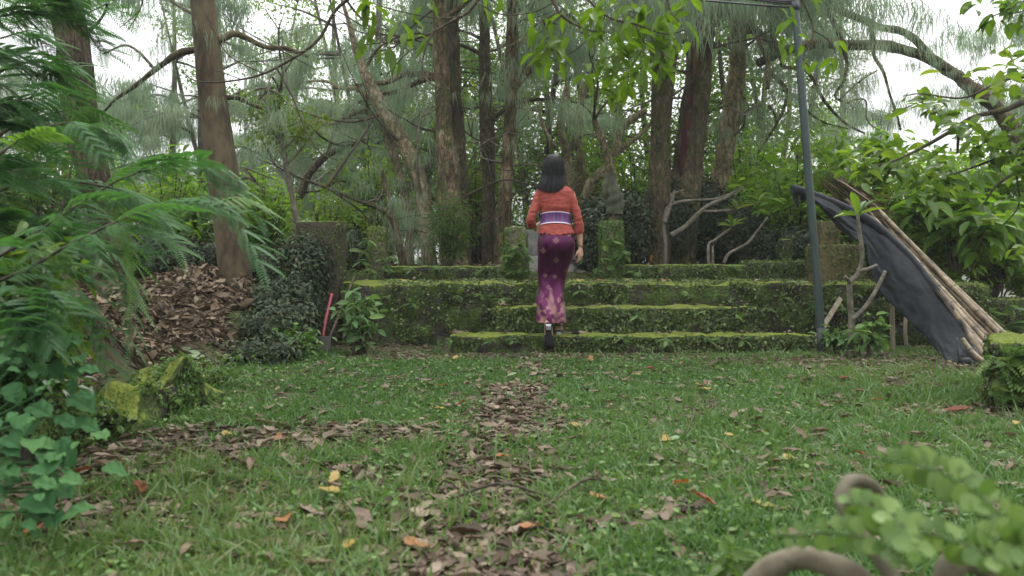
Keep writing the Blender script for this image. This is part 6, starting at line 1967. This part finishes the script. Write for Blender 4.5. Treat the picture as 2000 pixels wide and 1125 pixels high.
# ---- hair ------------------------------------------------------------
hr = [(300.0, 1081.5, 5), (301.5, 1081.5, 9.5), (304, 1081.5, 13), (309, 1081.5, 16.5), (318, 1081, 19.2), (330, 1080.5, 20.6), (342, 1080, 21.2), (352, 1079, 22.2), (362, 1077, 24), (370, 1075.6, 25.2), (377.5, 1074.5, 25.4)]
nh, kh = 120, 220
HR_ = spline(np.array(hr, float), nh)
ah = np.linspace(-PI / 2 - 2.15, -PI / 2 + 2.15, kh)
rowt = np.linspace(0, 1, nh)
edgez = np.interp(np.sin(ah + PI / 2), [-1, -.75, -.3, .35, .8, 1], [368, 371, 376, 377, 371, 366]) + 1.3 * vnoise(np.stack([ah * 24, 0 * ah, 0 * ah], 1), 6) + .7 * vnoise(np.stack([ah * 60, 0 * ah, 0 * ah], 1), 7)
Vh = np.zeros((nh, kh, 3))
for i in range(nh):
    py, pxc, hw = HR_[i]
    t_ = (py - 300) / 77.5
    pyj = np.where(t_ > .6, 346.5 + (edgez - 346.5) * (t_ - .6) / .4, py)
    a_ = ws(hw)
    b_ = a_ * np.interp(py, [300, 320, 345, 378], [1.15, 1.12, .95, .62])
    strand = 1 + .022 * np.sin(ah * 31 + 1.7 * np.sin(ah * 7)) * min(1, t_ * 2) + .03 * vnoise(np.stack([ah * 9, np.full(kh, t_ * 1.2), 0 * ah], 1), 3) * min(1, t_ * 2)
    cy = YW + np.interp(py, [300, 345, 378], [.02, .012, -.035])
    Vh[i] = np.stack([xof(pxc) + a_ * strand * np.cos(ah), cy + b_ * strand * np.sin(ah), CAMZ - (pyj - HOR) * YW / F], 1)
g = MB()
top_ = np.array([[xof(1081), YW + .02, zof(299.5)]])
g.add(np.concatenate([Vh.reshape(-1, 3), top_]), [grid_faces(nh, kh)[:, ::-1], np.stack([np.full(kh - 1, nh * kh), np.arange(kh - 1), np.arange(1, kh)], 1)])
# loose locks and single strands over the shell
for i in range(420):
    a0_ = rng.uniform(6, kh - 7); r0_ = int(rng.uniform(.25, .75) * nh)
    rows_ = np.arange(r0_, nh, 3)
    cols_ = np.clip(a0_ + rng.normal(0, 3) * np.linspace(0, 1, len(rows_)) ** 2, 0, kh - 2)
    c0_ = cols_.astype(int); f_ = (cols_ - c0_)[:, None]
    pl = Vh[rows_, c0_] * (1 - f_) + Vh[rows_, c0_ + 1] * f_
    cen = np.array([xof(1079), YW, 0]); od = pl - cen; od[:, 2] = 0; od = nrm(od)
    pl = pl + od * rng.uniform(.0005, .005)
    if rng.random() < .6:
        pl = np.concatenate([pl, pl[-1:] + np.array([[rng.normal(0, .004), rng.normal(0, .003), -rng.uniform(.002, .014)]])])
    wdt = rng.uniform(.0007, .0026)
    V2, f2 = tube(pl, np.linspace(wdt, wdt * .4, len(pl)), 4, cap=False); g.add(V2, f2)
# cover the open front of the crown
M_, nt, out = newmat('black_hair')
Lk = nt.links.new
tcn = N(nt, 'ShaderNodeTexCoord'); mp = N(nt, 'ShaderNodeMapping'); mp.inputs['Scale'].default_value = (1, 1, .06); Lk(tcn.outputs['Object'], mp.inputs['Vector'])
n1 = N(nt, 'ShaderNodeTexNoise'); n1.inputs['Scale'].default_value = 170; n1.inputs['Detail'].default_value = 4; Lk(mp.outputs[0], n1.inputs['Vector'])
b = N(nt, 'ShaderNodeBsdfPrincipled'); Lk(ramp(nt, n1.outputs['Fac'], [(.004, .004, .005), (.012, .012, .014)], [.35, .7]), b.inputs['Base Color']); b.inputs['Roughness'].default_value = .45; b.inputs['Specular IOR Level'].default_value = .22
bp = N(nt, 'ShaderNodeBump'); bp.inputs['Strength'].default_value = .5; bp.inputs['Distance'].default_value = .004; Lk(n1.outputs['Fac'], bp.inputs['Height']); Lk(bp.outputs[0], b.inputs['Normal'])
Lk(b.outputs[0], out.inputs['Surface'])
me = g.mesh('hair'); me.materials.append(M_)
ho = bpy.data.objects.new('hair', me); C.objects.link(ho); ho.parent = person; ho['label'] = 'straight black shoulder length hair'


# ---- shoes and bracelet ---------------------------------------------
M['shoe'] = plain('black_shoe', (.010, .010, .012), .55)
M['heel'] = plain('clear_grey_heel', (.30, .32, .33), .3)
M['insole'] = plain('pale_insole', (.42, .38, .34), .6)
def shoe(ft, name_label, Aup):
    heel, ball, toe_ = (np.array(ft[k]) for k in ('heel', 'ball', 'toe'))
    d = nrm(toe_ - heel); side = np.array([1., 0, 0]); up = nrm(np.cross(side, d)); 
    if np.dot(up, np.array(Aup) - heel) < 0: up = -up
    t = np.linspace(0, 1, 30)
    ctr = spline(np.array([heel - d * .028, heel + d * .05, ball, toe_ + d * .02]), 30) - up * .026
    wd = np.interp(t, [0, .05, .15, .4, .65, .8, .93, 1], [.012, .024, .030, .027, .040, .041, .028, .006])
    prof_ = np.array([(-1, 0), (-.9, .5), (.9, .5), (1, 0), (.9, -.5), (-.9, -.5)])
    g = MB()
    V = np.stack([ctr + side * (wd * a)[:, None] + up * (b_ * .014) for a, b_ in prof_], 1)
    g.add(np.concatenate([V.reshape(-1, 3), ctr[:1], ctr[-1:]]), [grid_faces(30, 6, True), np.array([[180, (j + 1) % 6, j] for j in range(6)]), np.array([[181, 174 + j, 174 + (j + 1) % 6] for j in range(6)])])
    # closed toe box and heel counter strap
    for u in (.55, .62, .7, .78, .86, .93):
        i = int(u * 29)
        a = np.linspace(0, PI, 15)
        arc = ctr[i] + side * np.cos(a)[:, None] * wd[i] * 1.02 + up * (np.sin(a) * np.interp(u, [.55, .7, .93], [.062, .05, .03]))[:, None]
        V2, f2 = tube(arc, .009, 6); g.add(V2, f2)
    sh_ = g.build('shoe', M['shoe'], person); sh_['label'] = name_label
    a = np.linspace(-.5, PI + .5, 22)
    h0 = heel + up * .018
    arc = h0 + side * np.cos(a)[:, None] * .033 - d * (np.sin(a) * .034)[:, None] + up * .004
    g = MB(); V2, f2 = tube(arc, .006, 6); g.add(V2, f2)
    g.build('heel_strap', M['shoe'], sh_)
    hb = ctr[4] - up * .006
    w_ = .021
    he = MB()
    rr = np.array([[-1, -1], [1, -1], [1, 1], [-1, 1]])
    lv = [np.array([hb + side * a_ * w_ * s_ + d * b_ * w_ * s_ * .9 - up * h_ for a_, b_ in rr]) for h_, s_ in ((0, 1.05), (.015, .92), (.034, .98))]
    he.add(np.concatenate(lv), [grid_faces(3, 4, True), np.array([[0, 1, 2, 3], [8, 9, 10, 11]])])
    he.build('heel', M['heel'], sh_, smooth=False)
    return sh_
shoe(footR, 'black sandal standing on the step', AR)
shoe(footL, 'black sandal with its sole turned to the camera', AL)
g = MB()
a = np.arange(25) * 2 * PI / 24
c = WR + np.array([0, 0, .012])
V2, f2 = tube(np.stack([c[0] + .0265 * np.cos(a), c[1] + .0265 * np.sin(a), c[2] + 0 * a], 1), .0035, 6, cap=False); g.add(V2, f2)
g.build('bracelet', plain('dark_bracelet', (.03, .016, .012), .4), person)
# ---------------------------------------------------------------- sky, sun, camera
sc = bpy.context.scene
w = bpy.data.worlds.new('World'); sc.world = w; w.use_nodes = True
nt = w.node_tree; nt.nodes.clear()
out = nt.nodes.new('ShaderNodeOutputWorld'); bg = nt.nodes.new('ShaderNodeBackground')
SUN_EL, SUN_AZ = math.radians(58), math.radians(35)
sky = N(nt, 'ShaderNodeTexSky', sky_type='NISHITA', sun_disc=False); sky.sun_elevation = SUN_EL; sky.sun_rotation = SUN_AZ; sky.dust_density = 3
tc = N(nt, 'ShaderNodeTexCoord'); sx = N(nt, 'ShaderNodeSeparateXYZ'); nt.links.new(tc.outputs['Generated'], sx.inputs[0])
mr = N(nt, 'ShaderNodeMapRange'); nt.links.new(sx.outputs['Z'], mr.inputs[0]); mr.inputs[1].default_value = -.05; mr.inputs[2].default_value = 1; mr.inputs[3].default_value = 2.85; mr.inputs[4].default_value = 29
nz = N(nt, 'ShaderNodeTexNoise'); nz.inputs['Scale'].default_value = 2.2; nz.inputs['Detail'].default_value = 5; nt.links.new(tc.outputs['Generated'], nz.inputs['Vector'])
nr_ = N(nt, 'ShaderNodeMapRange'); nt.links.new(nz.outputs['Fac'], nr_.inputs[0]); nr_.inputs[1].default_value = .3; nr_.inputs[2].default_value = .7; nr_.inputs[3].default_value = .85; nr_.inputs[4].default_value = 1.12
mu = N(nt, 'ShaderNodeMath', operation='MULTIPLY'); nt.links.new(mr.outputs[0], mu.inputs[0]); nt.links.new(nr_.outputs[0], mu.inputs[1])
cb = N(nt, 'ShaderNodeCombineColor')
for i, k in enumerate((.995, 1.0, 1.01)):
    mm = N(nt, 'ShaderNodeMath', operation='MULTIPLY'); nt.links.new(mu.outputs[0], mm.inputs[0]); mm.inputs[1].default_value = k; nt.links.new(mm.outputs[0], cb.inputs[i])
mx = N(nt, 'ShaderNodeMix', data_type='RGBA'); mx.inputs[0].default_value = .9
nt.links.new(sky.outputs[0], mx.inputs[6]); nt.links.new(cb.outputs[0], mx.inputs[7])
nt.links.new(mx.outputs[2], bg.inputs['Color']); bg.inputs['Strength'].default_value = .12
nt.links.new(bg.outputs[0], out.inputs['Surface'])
sl = bpy.data.lights.new('sun', 'SUN'); sl.energy = 1.5; sl.angle = math.radians(14); sl.color = (1, .96, .88)
so_ = bpy.data.objects.new('sun', sl); C.objects.link(so_)
from mathutils import Vector
sd = Vector((math.sin(SUN_AZ) * math.cos(SUN_EL), math.cos(SUN_AZ) * math.cos(SUN_EL), math.sin(SUN_EL)))
so_.rotation_euler = sd.to_track_quat('Z', 'Y').to_euler(); so_.location = (3, 6, 14)

cam = bpy.data.cameras.new('camera'); co_ = bpy.data.objects.new('camera', cam); C.objects.link(co_)
co_.location = (0, 0, CAMZ); co_.rotation_euler = (math.radians(90), 0, 0)
cam.sensor_width = 36; cam.lens = 36 * F / 2000
cam.shift_y = -(562.5 - HOR) / 2000
cam.clip_start = .05; cam.clip_end = 3000
cam.dof.use_dof = True; cam.dof.focus_distance = 7.2; cam.dof.aperture_fstop = 3.4
sc.camera = co_
sc.view_settings.view_transform = 'Standard'; sc.view_settings.look = 'None'; sc.view_settings.gamma = 1; sc.view_settings.exposure = 0.62
sc.cycles.max_bounces = 8; sc.cycles.diffuse_bounces = 4; sc.cycles.transmission_bounces = 6; sc.cycles.glossy_bounces = 2
sc.cycles.use_denoising = True
sc.cycles.sample_clamp_indirect = 6

# ---- the damp air of the wood
hm, hnt, hout = newmat('haze')
pv = N(hnt, 'ShaderNodeVolumePrincipled'); pv.inputs['Color'].default_value = (.93, .96, .95, 1); pv.inputs['Density'].default_value = .0013; pv.inputs['Anisotropy'].default_value = .3
hnt.links.new(pv.outputs[0], hout.inputs['Volume'])
mbh = MB()
xs_, ys_, zs_ = (-60, 60), (-20, 70), (-16, 14)
Vh_ = np.array([[x, y, z] for x in xs_ for y in ys_ for z in zs_], float)
mbh.add(Vh_, np.array([[0, 1, 3, 2], [4, 6, 7, 5], [0, 4, 5, 1], [2, 3, 7, 6], [0, 2, 6, 4], [1, 5, 7, 3]]))
HZ = True
if HZ:
    hz = tag(mbh.build('haze', hm, smooth=False), 'thin pale haze in the wood', None, None, 'stuff')
